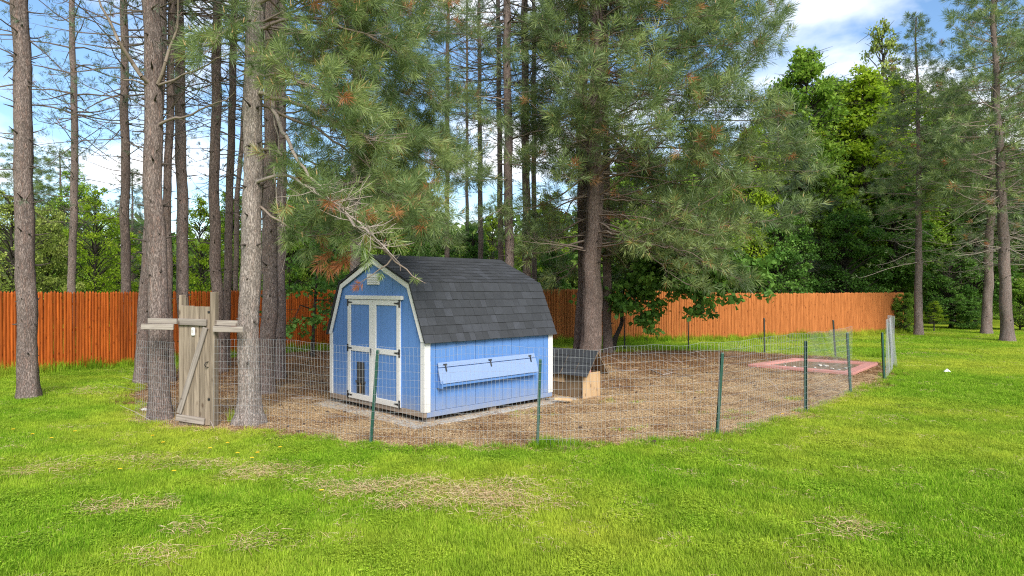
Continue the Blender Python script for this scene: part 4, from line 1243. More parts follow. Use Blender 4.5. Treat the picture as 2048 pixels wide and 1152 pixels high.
bough_set(tN, [[(712, 330, 16), (780, 300, 15.2), (870, 330, 14.6), (960, 360, 14.2)], [(714, 200, 16), (800, 180, 15.2), (900, 200, 14.8), (990, 250, 14.5)],
               [(715, 100, 16), (820, 60, 15.4), (930, 70, 15), (1010, 110, 14.8)], [(712, 260, 16), (640, 250, 15.2), (580, 280, 14.8)],
               [(714, 150, 16), (640, 120, 15.4), (570, 130, 15)], [(712, 390, 16), (780, 400, 15.4), (850, 440, 15), (900, 480, 14.8)],
               [(716, 20, 16), (800, -20, 15.5), (900, 0, 15)], [(710, 420, 16), (650, 410, 15.5), (600, 420, 15)], [(712, 300, 16), (760, 340, 15), (820, 400, 14.4), (850, 470, 14)],
               [(713, 240, 16), (790, 240, 15), (860, 270, 14.4), (940, 310, 14)], [(713, 60, 16), (760, 40, 15), (820, 120, 14.5), (880, 150, 14.2)]], (0.05, 0.62), 42, 0.0085, L=0.17, tsize=1.3, step=0.08)
tR = [t for l, t in trees.items() if l.startswith('red brown pine trunk')][0]
bough_set(tR, [[(1017, 360, 17.5), (960, 350, 16.8), (900, 370, 16.4)], [(1016, 280, 17.5), (1080, 260, 17), (1150, 270, 16.6)], [(1016, 330, 17.5), (1070, 330, 16.8), (1130, 350, 16.4)],
               [(1016, 200, 17.5), (960, 190, 17), (905, 210, 16.6)], [(1015, 100, 17.5), (1080, 70, 17), (1140, 90, 16.6)], [(1015, 60, 17.5), (950, 40, 17), (890, 60, 16.6)],
               [(1017, 400, 17.5), (1000, 420, 16.6), (960, 440, 16.2)]], (0.1, 0.6), 38, 0.009, L=0.17, tsize=1.2, bare=0.3, step=0.11)

tL = [t for l, t in trees.items() if l.startswith('grey pine close behind')][0]
bough_set(tL, [[(541, 230, 11.9), (620, 220, 11.6), (720, 260, 11.4), (800, 330, 11.2)], [(541, 120, 11.9), (640, 90, 11.6), (740, 110, 11.4), (850, 180, 11.2)], [(540, 300, 11.9), (600, 310, 11.7), (690, 370, 11.5), (760, 430, 11.4)],
               [(542, 40, 11.9), (640, 0, 11.6), (760, 10, 11.4), (860, 70, 11.2)], [(541, 180, 11.9), (660, 190, 12), (780, 230, 12.1), (880, 300, 12.2)], [(541, 350, 11.9), (580, 370, 11.4), (640, 430, 11.1), (690, 460, 11)]],
          (0.02, 0.55), 46, 0.0078, L=0.16, tsize=1.2, step=0.10)

# ------------------------------------------------------------------ the big twin-stemmed pine by the dog house
ro = np.random.default_rng(9)
OY = 17.2
A = axis_from([(1177, 727), (1181, 690), (1183, 600), (1188, 450), (1190, 250), (1194, 0)], OY, 17.0, ro)
b0 = A[0].copy(); ot = add_tree('pine_tree', 'biggest pine, thick trunk and wide bushy crown right of the shed', 'tree', (b0[0], b0[1], 0))
Al = A - np.array([b0[0], b0[1], 0]); hh = Al[:, 2]
R = np.interp(hh, [0, 1.5, 3, 5, 9, 17], [0.27, 0.245, 0.225, 0.19, 0.15, 0.03])
link('trunk', trunk_mesh('trunk', Al, R, BARK_BROWN, sides=26, rng=ro, flare=1.25, rough=0.05), ot)
S, T = Segs(), Tufts()
z = 3.0
while z < 16.6:
    f = (z - 3.0) / 13.6
    k = ro.integers(5, 8); a0 = ro.uniform(0, 6.28)
    for j in range(k):
        a = a0 + 6.283 * j / k + ro.normal(0, 0.2)
        if f < 0.13 and math.sin(a) < -0.15 and math.cos(a) < 0.8: continue
        east = 0.5 + 0.5 * math.cos(a)           # longer on the open right-hand side
        rr = (2.1 + 3.3 * east) * (1 - f) ** 0.62 * (0.75 + 0.25 * min(1, f / 0.12)) + 0.4
        grow(S, T, ro, ax_at(Al, z + ro.normal(0, .1)), (math.cos(a), math.sin(a), ro.normal(0.0 + 0.30 * f, 0.14)), rr * ro.uniform(0.72, 1.1), 0.034 * (1 - 0.5 * f), 0.9, 0.46 if f < 0.6 else 0.3,
             0.55, 0.45 * (1 - f), tsize=1.35, tone=(0.1, 0.75), dead=0.018, n=8, step=0.115, sub=3, twl=0.30)
        # bare inner twigs
        for _ in range(2 if f < 0.55 else 0):
            a2 = a + ro.normal(0, 0.5)
            grow(S, T, ro, ax_at(Al, z + ro.uniform(-.2, .2)), (math.cos(a2), math.sin(a2), ro.normal(0.0, 0.25)), ro.uniform(1.0, 2.8), 0.013, 0.03, 0.2, 0.3, 0.3, tsize=1.0, dead=0.4, n=6, step=0.2, sub=2, twl=0.3)
    for j in range(3 if f > 0.2 else 1):
        a = ro.normal(-0.25, 0.75)
        rr = (2.3 + 3.2 * (0.5 + 0.5 * math.cos(a))) * (1 - f) ** 0.6 + 0.4
        grow(S, T, ro, ax_at(Al, z + ro.normal(0, .15)), (math.cos(a), math.sin(a), ro.normal(0.05 + 0.32 * f, 0.15)), rr * ro.uniform(0.7, 1.1), 0.03 * (1 - 0.5 * f), 0.95, 0.5, 0.6, 0.3 * (1 - f), tsize=1.35, tone=(0.15, 0.8), dead=0.01, n=8, step=0.13, sub=2, twl=0.28)
    z += ro.uniform(0.40, 0.56)
for q in P_([(1210, 470, 15.4), (1270, 460, 15.0), (1330, 470, 14.7), (1390, 490, 14.4)]): pass
for l in ([(1185, 430, 17.2), (1260, 430, 16.2), (1340, 450, 15.4), (1420, 470, 15.0)], [(1185, 460, 17.2), (1240, 470, 16.2), (1300, 490, 15.6), (1370, 500, 15.2), (1420, 530, 15.0)],
          [(1186, 440, 17.2), (1250, 470, 16.4), (1310, 520, 16.0), (1360, 560, 15.8), (1390, 575, 15.6)], [(1186, 400, 17.2), (1300, 400, 16.4), (1400, 430, 15.8), (1500, 470, 15.4)]):
    grow(S, T, ro, None, None, 1, 0.03, 0.95, 0.3, path=[np.array(at(*q)) - np.array([b0[0], b0[1], 0]) for q in l], tsize=1.35, tone=(0.3, 0.8), dead=0.02, step=0.15, sub=2, twl=0.26)
link('branches', S.mesh('branches', TWIG, 3), ot)['kind'] = 'stuff'
link('crown', T.mesh('crown', NEEDLE, 34, 0.18, 0.0115, 0.16, rng=ro, candles=0.12), ot)['kind'] = 'stuff'
stand_pine('darker twin trunk leaning behind the left side of the biggest pine', [(1160, 722), (1164, 640), (1171, 500), (1166, 380), (1164, 200), (1166, 0)], 18.0, 0.38, mat=BARK_BROWN, var=1, crown_z=9.5, dead_from=4.5, seed=50, dead_len=1.8, live=0.3)
stand_pine('slim pine stem seen through the twigs right of the biggest trunk', [(1216, 715), (1213, 500), (1211, 250), (1209, 0)], 19.5, 0.27, mat=BARK_BROWN, var=2, crown_z=9.5, dead_from=4.5, seed=51, dead_len=1.6, live=0.3)

# ------------------------------------------------------------------ pines on the right edge
rq = np.random.default_rng(21)
EDGE = []
for i in range(3):
    S, T = crown_mesh(rq, 10.0, 2.5, 0.8, 0.42, 6, 0.95, (0.12, 0.75), 20, 0.016, 1.3, bare=0.30, r0=0.03, step=0.24, sub=2, up=0.2, shape=0.8)
    EDGE.append((S.mesh('edge_branches', TWIG, 3), T.mesh('edge_needles', NEEDLE, 28, 0.18, 0.0155, rng=rq, candles=0.1)))
def edge_pine(label, pts, Y, dia, height, cz, var, sx, mat=BARK, dead_from=3, dl=2.2, group=None, seed=0, dl_live=0.1, needle=None):
    rng = np.random.default_rng(300 + seed)
    A = axis_from(pts, Y, height, rng); b = A[0].copy()
    e = ax_at(A, height); A = np.concatenate([A[A[:, 2] < height - 0.1], e[None]])
    t = add_tree('pine_tree', label, 'tree', (b[0], b[1], 0), group)
    A = A - np.array([b[0], b[1], 0]); R = np.maximum(dia / 2 * (1 - 0.85 * A[:, 2] / height), 0.02)
    link('trunk', trunk_mesh('trunk', A, R, mat, sides=14, rng=rng), t)
    S, T = Segs(), Tufts(); z = dead_from
    while z < cz + 0.6:
        for j in range(rng.integers(3, 6)):
            a = rng.uniform(0, 6.28)
            grow(S, T, rng, ax_at(A, z), (math.cos(a), math.sin(a), rng.normal(-0.05, 0.2)), dl * rng.uniform(0.4, 1.15), 0.018, dl_live, 0.25, 0.4, 0.4, tsize=1.1, tone=(0.1, 0.6), n=7, step=0.3, sub=1, twl=0.28)
        z += rng.uniform(0.4, 0.6)
    link('branches', S.mesh('branches', TWIG_PALE, 3), t)['kind'] = 'stuff'
    if T.p: link('needle_sprays', T.mesh('needle_sprays', NEEDLE, 20, 0.17, 0.016, rng=rng), t)['kind'] = 'stuff'
    c = ax_at(A, cz); ra = rng.uniform(0, 6.28)
    ta = ax_at(A, height - 0.3) - c
    for nm, me in (('limbs', EDGE[var % 3][0]), ('crown', EDGE[var % 3][1])):
        o = link(nm, me, t, tuple(c), (0, math.atan2(ta[0], ta[2]), 0)); o.rotation_euler = (Matrix.Rotation(math.atan2(ta[0], ta[2]), 3, 'Y') @ Matrix.Rotation(ra, 3, 'Z')).to_euler()
        o.scale = (sx, sx, (height - cz) / 10.0); o['kind'] = 'stuff'
        if needle is not None and nm == 'crown':
            o.material_slots[0].link = 'OBJECT'; o.material_slots[0].material = needle
    return t
edge_pine('slender pine on the lawn edge right of the fence end, bare below', [(1837, 671), (1837, 500), (1838, 300), (1831, 40)], 27.0, 0.32, 13.0, 5.2, 0, 0.82, seed=1, dead_from=3.0, dl=2.6, dl_live=0.22)
edge_pine('pine just left of the rightmost trunk, its foot set back', [(1973, 668), (1976, 560), (1982, 400), (1988, 200)], 27.9, 0.40, 16.0, 6.0, 1, 1.15, seed=2, dead_from=3.0, dl=2.8, dl_live=0.35)
edge_pine('rightmost pine on the lawn, leaning slightly left with a dense top', [(2015, 683), (2010, 560), (2004, 400), (1994, 200), (1985, 0)], 23.9, 0.42, 15.5, 5.0, 2, 1.05, seed=3, dead_from=2.8, dl=2.6, dl_live=0.3)

# ------------------------------------------------------------------ broadleaf trees
def leaf_quads(P, rng, size, down=0.25, tint=None, flat=0.7):
    N = len(P)
    d = rng.normal(size=(N, 3)); d[:, 2] = d[:, 2] * 0.4 - down; d /= np.linalg.norm(d, axis=1, keepdims=True)
    nrm = rng.normal(size=(N, 3)) * (1 - flat) + np.array([0, 0, 1.0]) * flat
    s = np.cross(d, nrm); s /= np.maximum(np.linalg.norm(s, axis=1, keepdims=True), 1e-9)
    up = np.cross(s, d)
    sz = size * rng.uniform(0.6, 1.25, (N, 1))
    a = P; b = P + d * sz * 0.45 + s * sz * 0.42 + up * sz * 0.10; c = P + d * sz; e = P + d * sz * 0.45 - s * sz * 0.42 + up * sz * 0.10
    V = np.stack([a, b, c, e], 1).reshape(-1, 3)
    F = np.arange(4 * N).reshape(-1, 4)
    if tint is None: tint = rng.random(N)
    return V, F, np.repeat(tint, 4)

def broad_crown(rng, n_clump, n_leaf, leaf, h=2.0, low=0.18, clump=0.26, taper=0.6):
    """crown of unit half-width and height h standing on z=0; returns branch tubes and leaves"""
    S = Segs(); Ps, Ts = [], []
    S.path([np.array([0, 0, 0.0]), np.array([0.02, 0.01, 0.35 * h]), np.array([-0.02, 0.02, 0.7 * h]), np.array([0.0, 0, 0.95 * h])], 0.045, 0.008)
    lob = rng.uniform(0, 6.28, 3)
    for i in range(n_clump):
        z = low * h / 2 + (0.97 * h - low * h / 2) * (i + rng.random()) / n_clump
        f = z / h
        a = rng.uniform(0, 6.28)
        env = math.sin(math.pi * min(1, 0.14 + f * 0.86)) ** taper * (0.82 + 0.22 * math.sin(3 * a + lob[0] + 5 * f) + 0.16 * math.sin(9 * f + lob[1]))
        rr = env * rng.uniform(0.2, 1.0) ** 0.6
        c = np.array([math.cos(a) * rr, math.sin(a) * rr, z + rng.normal(0, 0.05)])
        z0 = max(0.05, z - 0.45 * rr - 0.1)
        m1 = np.array([c[0] * 0.45, c[1] * 0.45, z0 + (z - z0) * 0.6]) + rng.normal(0, 0.03, 3)
        S.path([np.array([0, 0, z0]), m1, c], 0.016, 0.004)
        for _ in range(4):
            e = c + rng.normal(0, clump * 0.6, 3) * np.array([1, 1, 0.5]); S.add(c, e, 0.005, 0.002)
        k = int(n_leaf / n_clump * rng.uniform(0.5, 1.5))
        cr = clump * rng.uniform(0.55, 1.35) * (1.15 - 0.55 * f)
        q = rng.normal(0, 1, (k, 3)); q /= np.maximum(np.linalg.norm(q, axis=1, keepdims=True), 1e-9)
        q *= (rng.random((k, 1)) ** 0.45) * cr; q[:, 2] *= 0.5
        q[:, 2] -= 0.25 * (q[:, 0] ** 2 + q[:, 1] ** 2) / cr
        Ps.append(c + q); Ts.append(np.clip(rng.normal(0.2 + 0.55 * rng.random(), 0.16, k), 0, 1))
    P = np.concatenate(Ps); T = np.concatenate(Ts)
    V, F, t = leaf_quads(P, rng, leaf, down=0.12, tint=T, flat=0.55)
    return S, V, F, t
rl = np.random.default_rng(41)
BROAD = []
for i, (nc, nl, lf, low, tp, cl, h) in enumerate([(120, 20000, 0.050, 0.12, 0.5, 0.25, 2.0), (110, 18000, 0.054, 0.2, 0.8, 0.26, 2.2), (130, 22000, 0.046, 0.05, 0.4, 0.22, 2.0), (110, 8000, 0.055, 0.5, 0.7, 0.24, 4.0),
                                         (280, 30000, 0.058, 0.3, 0.6, 0.27, 4.0), (240, 24000, 0.060, 0.5, 0.62, 0.28, 4.0), (110, 12000, 0.042, 0.15, 0.7, 0.24, 2.4)]):
    S, V, F, t = broad_crown(rl, nc, nl, lf, h, low=low, taper=tp, clump=cl)
    BROAD.append((S.mesh('broadleaf_limbs', BARK_MAPLE, 4), mesh_np('broadleaf_crown', V, F, LEAF_MID, t), h))

def broad(label, px, Y, top_py, halfw_px, mat, var=0, base_py=None, trunk=0.10, name='broadleaf_tree', cat='tree', group='leafy trees beyond the orange fence', crown_base=None, seed=0):
    rng = np.random.default_rng(500 + seed)
    x = (px - CX) / FOC * Y; top = CAM_H + (HZ - top_py) * Y / FOC; hw = halfw_px * Y / FOC
    t = add_tree(name, label, cat, (x, Y, 0), group)
    cb = crown_base if crown_base is not None else min(1.0, top * 0.15)
    tr = np.array([[0, 0, 0], [rng.normal(0, .04), rng.normal(0, .04), cb * 0.5 + 0.05], [0, 0, cb + 0.35 * (top - cb)]])
    link('trunk', trunk_mesh('trunk', tr, [trunk, trunk * 0.85, trunk * 0.5], BARK_MAPLE, sides=8, ring=0.3, rng=rng, knots=False), t)
    ra = rng.uniform(0, 6.28)
    for nm, me in (('limbs', BROAD[var][0]), ('crown', BROAD[var][1])):
        o = link(nm, me, t, (0, 0, cb), (0, 0, ra)); o.scale = (hw, hw, (top - cb) / BROAD[var][2]); o['kind'] = 'stuff'
        if nm == 'crown': o.material_slots[0].link = 'OBJECT'; o.material_slots[0].material = mat
    return t
BT = [
 ('pale green feathery tree behind the fence at the left picture edge', 25, 23, 385, 95, LEAF_PALE, 6),
 ('pale yellow green bush just right of the lone left pine', 95, 25, 415, 55, LEAF_PALE, 0),
 ('lime green tree behind the fence right of the thinnest left pine', 190, 27, 375, 70, LEAF_LIME, 6),
 ('bright green tree behind the fence, left of the thick gate side pine', 236, 30, 420, 56, LEAF_LIME, 6),
 ('fresh green tree filling the gap behind the gate posts', 400, 24, 395, 66, LEAF_LIME, 6),
 ('bright leafy tree behind the kinked pine', 468, 27, 385, 52, LEAF_MID, 0),
 ('green tree behind the fence left of the shed maple', 575, 26, 395, 60, LEAF_MID, 2),
 ('dense green tree behind the fence above the shed doors', 665, 27, 360, 75, LEAF_DEEP, 2),
 ('mid green tree behind the left half of the shed roof', 770, 26.5, 345, 78, LEAF_MID, 1),
 ('dark leafy tree behind the middle of the shed roof', 860, 26, 425, 70, LEAF_DEEP, 0),
 ('dark green bushy tree behind the ridge end of the shed', 945, 28, 455, 62, LEAF_DEEP, 2),
 ('lime green tree glowing right of the grey pines by the ridge end', 1095, 30, 385, 66, LEAF_LIME, 6),
 ('deep green bush above the fence left of the biggest pine', 1110, 26, 485, 58, LEAF_DEEP, 1),
 ('leafy tree filling the space behind the biggest pine trunk', 1270, 30, 300, 95, LEAF_MID, 5),
 ('green tree behind the crown of the biggest pine', 1400, 31, 250, 100, LEAF_MID, 4),
 ('yellow green tree peeping out right of the biggest pine crown', 1505, 30, 245, 66, LEAF_LIME, 5),
 ('tall fresh green tree right of the biggest pine against the sky', 1612, 34, 95, 100, LEAF_MID, 5),
 ('tall lime green tree in the middle of the right hand skyline', 1728, 36, 135, 112, LEAF_LIME, 4),
 ('sparse airy tree rising highest behind the lime skyline tree', 1765, 44, 28, 72, LEAF_PALE, 3),
 ('green tree behind the slender right pine', 1862, 36, 235, 85, LEAF_MID, 4),
 ('dark leafy tree above the fence right of the drooping maple', 1560, 29.5, 430, 80, LEAF_DEEP, 0),
 ('deep green understory tree above the right part of the fence', 1690, 31, 420, 85, LEAF_DEEP, 2),
 ('shadowy green tree beyond the fence end', 1790, 34, 340, 80, LEAF_DEEP, 4),
 ('dark green tree behind the two rightmost pine trunks', 1950, 35, 390, 95, LEAF_DEEP, 0),
 ('green tree at the right picture edge behind the pines', 2050, 36, 300, 90, LEAF_MID, 5),
 ('fresh green tree standing close to the right flank of the biggest pine', 1565, 38, 170, 90, LEAF_MID, 5),
 ('green tree filling the skyline between the tall fresh tree and the lime tree', 1668, 40, 150, 96, LEAF_MID, 5),
 ('yellowish tree right of the lime skyline tree, below the airy one', 1800, 41, 150, 96, LEAF_LIME, 5),
 ('green tree behind the gap between the slender pine and the rightmost pines', 1905, 43, 170, 90, LEAF_MID, 5),
 ('mid green tree behind the fence between the lone pine and the thin left pine', 150, 33, 345, 70, LEAF_MID, 6),
 ('leafy tree behind the narrow pine left of the shed', 610, 31, 330, 75, LEAF_MID, 4),
 ('tall leafy tree behind the trunk over the left roof slope', 735, 33, 285, 85, LEAF_MID, 5),
 ('leafy tree behind the boughs over the shed ridge', 835, 31, 330, 75, LEAF_MID, 4),
 ('pale leafy tree low behind the thin pines above the ridge', 985, 33, 430, 70, LEAF_LIME, 6),
 ('dark bushy tree low between the slender pine and the rightmost pair', 1900, 32, 500, 70, LEAF_DEEP, 2),
]
for i, (lb, px, Y, tp, hw, m, var) in enumerate(BT):
    broad(lb, px, Y, tp, hw, m, var, seed=i)
# far pines beyond the left fence and in the right wood
for i, (lb, px, Y, tp, var, sx, nm) in enumerate([
  ('olive pine beyond the fence behind the lone left pine', 40, 33, 270, 0, 1.0, NEEDLE_OLIVE), ('olive pine behind the thin left pine', 118, 36, 295, 1, 1.05, NEEDLE_OLIVE),
  ('small dark pine behind the straight dark pine trunk', 262, 38, 345, 2, 0.8, NEEDLE_DARK), ('dark pine in the wood behind the fence end', 1795, 40, 240, 0, 1.2, NEEDLE_DARK),
  ('dark pine in the wood between the slender pine and the rightmost pair', 1905, 38, 180, 1, 1.2, NEEDLE_DARK), ('dim pine at the right picture edge', 2055, 33, 120, 2, 1.2, NEEDLE_DARK),
  ('dark pine rising behind the right flank of the biggest pine', 1555, 33, 190, 1, 1.1, NEEDLE_DARK), ('pine stem in the gap right of the biggest pine crown', 1655, 37, 210, 0, 0.9, NEEDLE_DARK)]):
    H = CAM_H + (HZ - tp) * Y / FOC
    edge_pine(lb, [(px, 640), (px + 3, 400), (px + 2, 300)], Y, 0.3, H, H * 0.25, var, sx, BARK_BROWN, dead_from=H * 0.15, dl=2.0, group='pines beyond the orange fence', seed=20 + i, needle=nm)

# maple saplings standing before the fence: leaves on real drooping sprays
def maple(label, stem, Y, sprays, n_leaf, leaf, mat, r, seed, spread=0.42):
    rng = np.random.default_rng(seed)
    A = np.array([np.array(at(x, y, yy)) for x, y, yy in stem]); b = A[0].copy(); b[2] = 0
    t = add_tree('maple_tree', label, 'tree', tuple(b)); A = A - b; A[0, 2] = 0
    n = len(A); R = np.linspace(r, r * 0.35, n)
    link('trunk', trunk_mesh('trunk', A, R, BARK_MAPLE, sides=10, ring=0.1, rng=rng, knots=False, flare=1.3), t)
    S = Segs(); Ps, Ts = [], []
    for s in sprays:
        P = [np.array(at(*q)) - b for q in s]
        S.path(P, 0.02, 0.005)
        for i in range(len(P) - 1):
            L = np.linalg.norm(P[i + 1] - P[i]); m = max(2, int(L / 0.085))
            for k in range(m):
                c = P[i] + (P[i + 1] - P[i]) * (k + rng.random()) / m
                if i == 0 and k < m * 0.3: continue
                e = c + rng.normal(0, 1, 3) * np.array([spread, spread, spread * 0.5]) + np.array([0, 0, -0.05])
                mid = (c + e) / 2 + np.array([0, 0, 0.05])
                S.path([c, mid, e], 0.006, 0.002)
                q = e + rng.normal(0, 0.5, (n_leaf, 3)) * np.array([0.26, 0.26, 0.15]) * (spread / 0.42)
                q[:, 2] -= 0.10 * rng.random(n_leaf)
                Ps.append(q); Ts.append(np.clip(rng.normal(rng.uniform(0.15, 0.75), 0.15, n_leaf), 0, 1))
    P = np.concatenate(Ps); T = np.concatenate(Ts)
    V, F, tt = leaf_quads(P, rng, leaf, down=0.75, tint=T, flat=0.45)
    link('branches', S.mesh('branches', BARK_MAPLE, 4), t)['kind'] = 'stuff'
    link('crown', mesh_np('crown', V, F, mat, tt), t)['kind'] = 'stuff'
MY = 20.0
maple('crooked maple sapling with leaves drooping over the right half of the fence', [(1224, 704, MY), (1232, 672, MY), (1245, 645, MY), (1243, 610, MY), (1250, 560, MY), (1262, 500, MY)], MY,
  [[(1245, 600, MY), (1225, 580, 19.6), (1205, 600, 19.2)], [(1250, 570, MY), (1285, 585, 19.4), (1300, 625, 19.0)], [(1250, 560, MY), (1330, 560, 19.2), (1370, 590, 18.6)],
   [(1255, 545, MY), (1340, 530, 19), (1390, 560, 18.4), (1405, 625, 18.2)], [(1255, 530, MY), (1380, 520, 18.8), (1440, 540, 18), (1470, 590, 17.8)],
   [(1260, 515, MY), (1400, 500, 18.6), (1480, 530, 17.8), (1520, 560, 17.6)], [(1258, 520, MY), (1220, 500, 20), (1195, 520, 20)], [(1262, 500, MY), (1300, 480, 20), (1340, 500, 20)],
   [(1250, 550, MY), (1290, 545, 20.4), (1330, 560, 20.6)], [(1262, 505, MY), (1350, 480, 20.4), (1430, 500, 20.4)], [(1250, 575, MY), (1270, 600, 19.2), (1275, 630, 19)]],
  34, 0.165, LEAF_DEEP, 0.085, 61)
maple('maple sapling with dark leaves left of the shed', [(625, 715, 18.4), (627, 660, 18.4), (630, 600, 18.4), (634, 540, 18.4), (636, 490, 18.4)], 18.4,
  [[(628, 620, 18.4), (600, 610, 18), (585, 650, 17.6)], [(630, 600, 18.4), (660, 600, 18), (672, 640, 17.8)], [(631, 580, 18.4), (595, 560, 18), (575, 590, 17.6)],
   [(633, 560, 18.4), (670, 550, 18), (690, 580, 17.8)], [(634, 530, 18.4), (600, 510, 18), (580, 540, 17.8)], [(635, 520, 18.4), (670, 500, 18), (700, 530, 17.8)], [(636, 500, 18.4), (640, 470, 18.2), (620, 450, 18)]],
  24, 0.12, LEAF_DEEP, 0.055, 62, 0.36)

# shrubs by the end of the fence
broad('light green shrub spilling over the far right end of the fence', 1812, 28.4, 585, 30, LEAF_MID, 0, name='shrub', cat='shrub', group=None, crown_base=0.05, trunk=0.03, seed=70)
broad('bright small shrub between the slender pine and the two right pines', 1868, 29.5, 600, 26, LEAF_LIME, 3, name='shrub', cat='shrub', group=None, crown_base=0.1, trunk=0.03, seed=71)
broad('low green shrub behind the rightmost pine foot', 2040, 30.0, 560, 45, LEAF_MID, 1, name='shrub', cat='shrub', group=None, crown_base=0.1, trunk=0.03, seed=72)
broad('low dark shrub left of the two rightmost pine feet', 1935, 31.0, 600, 45, LEAF_DEEP, 2, name='shrub', cat='shrub', group=None, crown_base=0.05, trunk=0.03, seed=73)

# far woodland, one mass
rw = np.random.default_rng(88)
Ps, Ts = [], []
SW_ = Segs()
for i in range(330):
    Y = rw.uniform(40, 75); px = rw.uniform(-350, 2450)
    tp = np.interp(px, [-350, 350, 560, 1150, 1300, 1600, 2450], [505, 505, 480, 470, 400, 330, 330]) + rw.normal(0, 35)
    x = (px - CX) / FOC * Y; top = max(3.0, CAM_H + (HZ - tp) * Y / FOC)
    k = 260; hw = rw.uniform(1.8, 3.4)
    zz = rw.random(k) ** 0.8 * top
    env = np.sin(np.pi * np.clip(0.15 + 0.85 * zz / top, 0, 1)) ** 0.5
    a = rw.uniform(0, 6.28, k); q = rw.random(k) ** 0.5 * hw * env
    Ps.append(np.stack([x + np.cos(a) * q, Y + np.sin(a) * q, zz], 1)); Ts.append(np.clip(rw.normal(rw.uniform(0.1, 0.7), 0.2, k), 0, 1))
    SW_.add((x, Y, 0), (x + rw.normal(0, .2), Y, top * 0.8), 0.16, 0.05)
V, F, tt = leaf_quads(np.concatenate(Ps), rw, 0.75, tint=np.concatenate(Ts), flat=0.4)
wd = empty('woodland', (0, 50, 0)); tag(wd, 'distant mass of green woodland closing the view behind the fence', kind='stuff')
o = link('foliage', mesh_np('woodland', V, F, LEAF_FOREST, tt), wd, (0, -50, 0)); o['kind'] = 'stuff'
o = link('stems', SW_.mesh('woodland_stems', TWIG_DARK, 5), wd, (0, -50, 0)); o['kind'] = 'stuff'

# ------------------------------------------------------------------ grass, litter and small things on the ground
rg = np.random.default_rng(3)
def blade_tile(name, n, rad, h, w, mat, tone, lean=0.45, flat=False):
    P = np.zeros((n, 3)); a = rg.uniform(0, 6.28, n); r = np.sqrt(rg.random(n)) * rad
    P[:, 0], P[:, 1] = np.cos(a) * r, np.sin(a) * r
    az = rg.uniform(0, 6.28, n); hh = h * rg.uniform(0.45, 1.15, n); ln = lean * rg.uniform(0.2, 1.6, n)
    d = np.stack([np.cos(az), np.sin(az), np.zeros(n)], 1); s = np.stack([-np.sin(az), np.cos(az), np.zeros(n)], 1) * (w / 2)
    up = np.array([0, 0, 1.0])
    P1 = P + d * (hh * ln * 0.35)[:, None] + up * (hh * 0.6)[:, None]
    P2 = P + d * (hh * ln * 1.1)[:, None] + up * (hh * np.clip(1.0 - 0.25 * ln, 0.35, 1))[:, None]
    V = np.stack([P - s, P + s, P1 + s * 0.8, P1 - s * 0.8, P2 + s * 0.15, P2 - s * 0.15], 1).reshape(-1, 3)
    b = (np.arange(n) * 6)[:, None]
    F = np.concatenate([np.concatenate([b, b + 1, b + 2, b + 3], 1), np.concatenate([b + 3, b + 2, b + 4, b + 5], 1)])
    t = np.repeat(np.clip(rg.normal(tone, 0.2, n), 0, 0.95) + (rg.random(n) < 0.05) * 0.1, 6)
    return mesh_np(name, V, F, mat, np.clip(t, 0, 1))

def straw_tile(name, n, rad, L, w, mat, lift=0.02, tone=(0, 1)):
    a = rg.uniform(0, 6.28, n); r = np.sqrt(rg.random(n)) * rad
    P = np.stack([np.cos(a) * r, np.sin(a) * r, rg.random(n) * lift + 0.002], 1)
    az = rg.uniform(0, 6.28, n); ll = L * rg.uniform(0.4, 1.2, n)
    d = np.stack([np.cos(az), np.sin(az), rg.normal(0, 0.12, n)], 1) * ll[:, None]
    s = np.stack([-np.sin(az), np.cos(az), rg.normal(0, 0.3, n)], 1) * (w / 2)
    bend = s / (w / 2) * (ll * rg.normal(0, 0.12, n))[:, None]
    M = P + d * 0.5 + bend; M[:, 2] = np.maximum(M[:, 2], 0.002) + 0.006 * rg.random(n); E = P + d; E[:, 2] = np.maximum(E[:, 2], 0.001)
    V = np.stack([P - s, P + s, M + s, M - s, E + s * .5, E - s * .5], 1).reshape(-1, 3)
    b = (np.arange(n) * 6)[:, None]
    F = np.concatenate([np.concatenate([b, b + 1, b + 2, b + 3], 1), np.concatenate([b + 3, b + 2, b + 4, b + 5], 1)])
    return mesh_np(name, V, F, mat, np.repeat(rg.uniform(*tone, n), 6))

def clover_tile(name, n, rad, mat):
    a = rg.uniform(0, 6.28, n); r = np.sqrt(rg.random(n)) * rad
    C = np.stack([np.cos(a) * r, np.sin(a) * r, rg.uniform(0.02, 0.05, n)], 1)
    Vs, Ts = [], []
    for k in range(3):
        az = rg.uniform(0, 6.28, n) + k * 2.09; sz = rg.uniform(0.007, 0.013, n)[:, None]
        d = np.stack([np.cos(az), np.sin(az), rg.normal(0, .25, n)], 1); s = np.stack([-np.sin(az), np.cos(az), rg.normal(0, .25, n)], 1)
        Vs.append(np.stack([C, C + d * sz * .6 + s * sz * .55, C + d * sz * 1.1, C + d * sz * .6 - s * sz * .55], 1))
        Ts.append(rg.uniform(0.3, 0.8, n))
    V = np.concatenate(Vs).reshape(-1, 3); F = np.arange(len(V)).reshape(-1, 4)
    return mesh_np(name, V, F, mat, np.repeat(np.concatenate(Ts), 4))

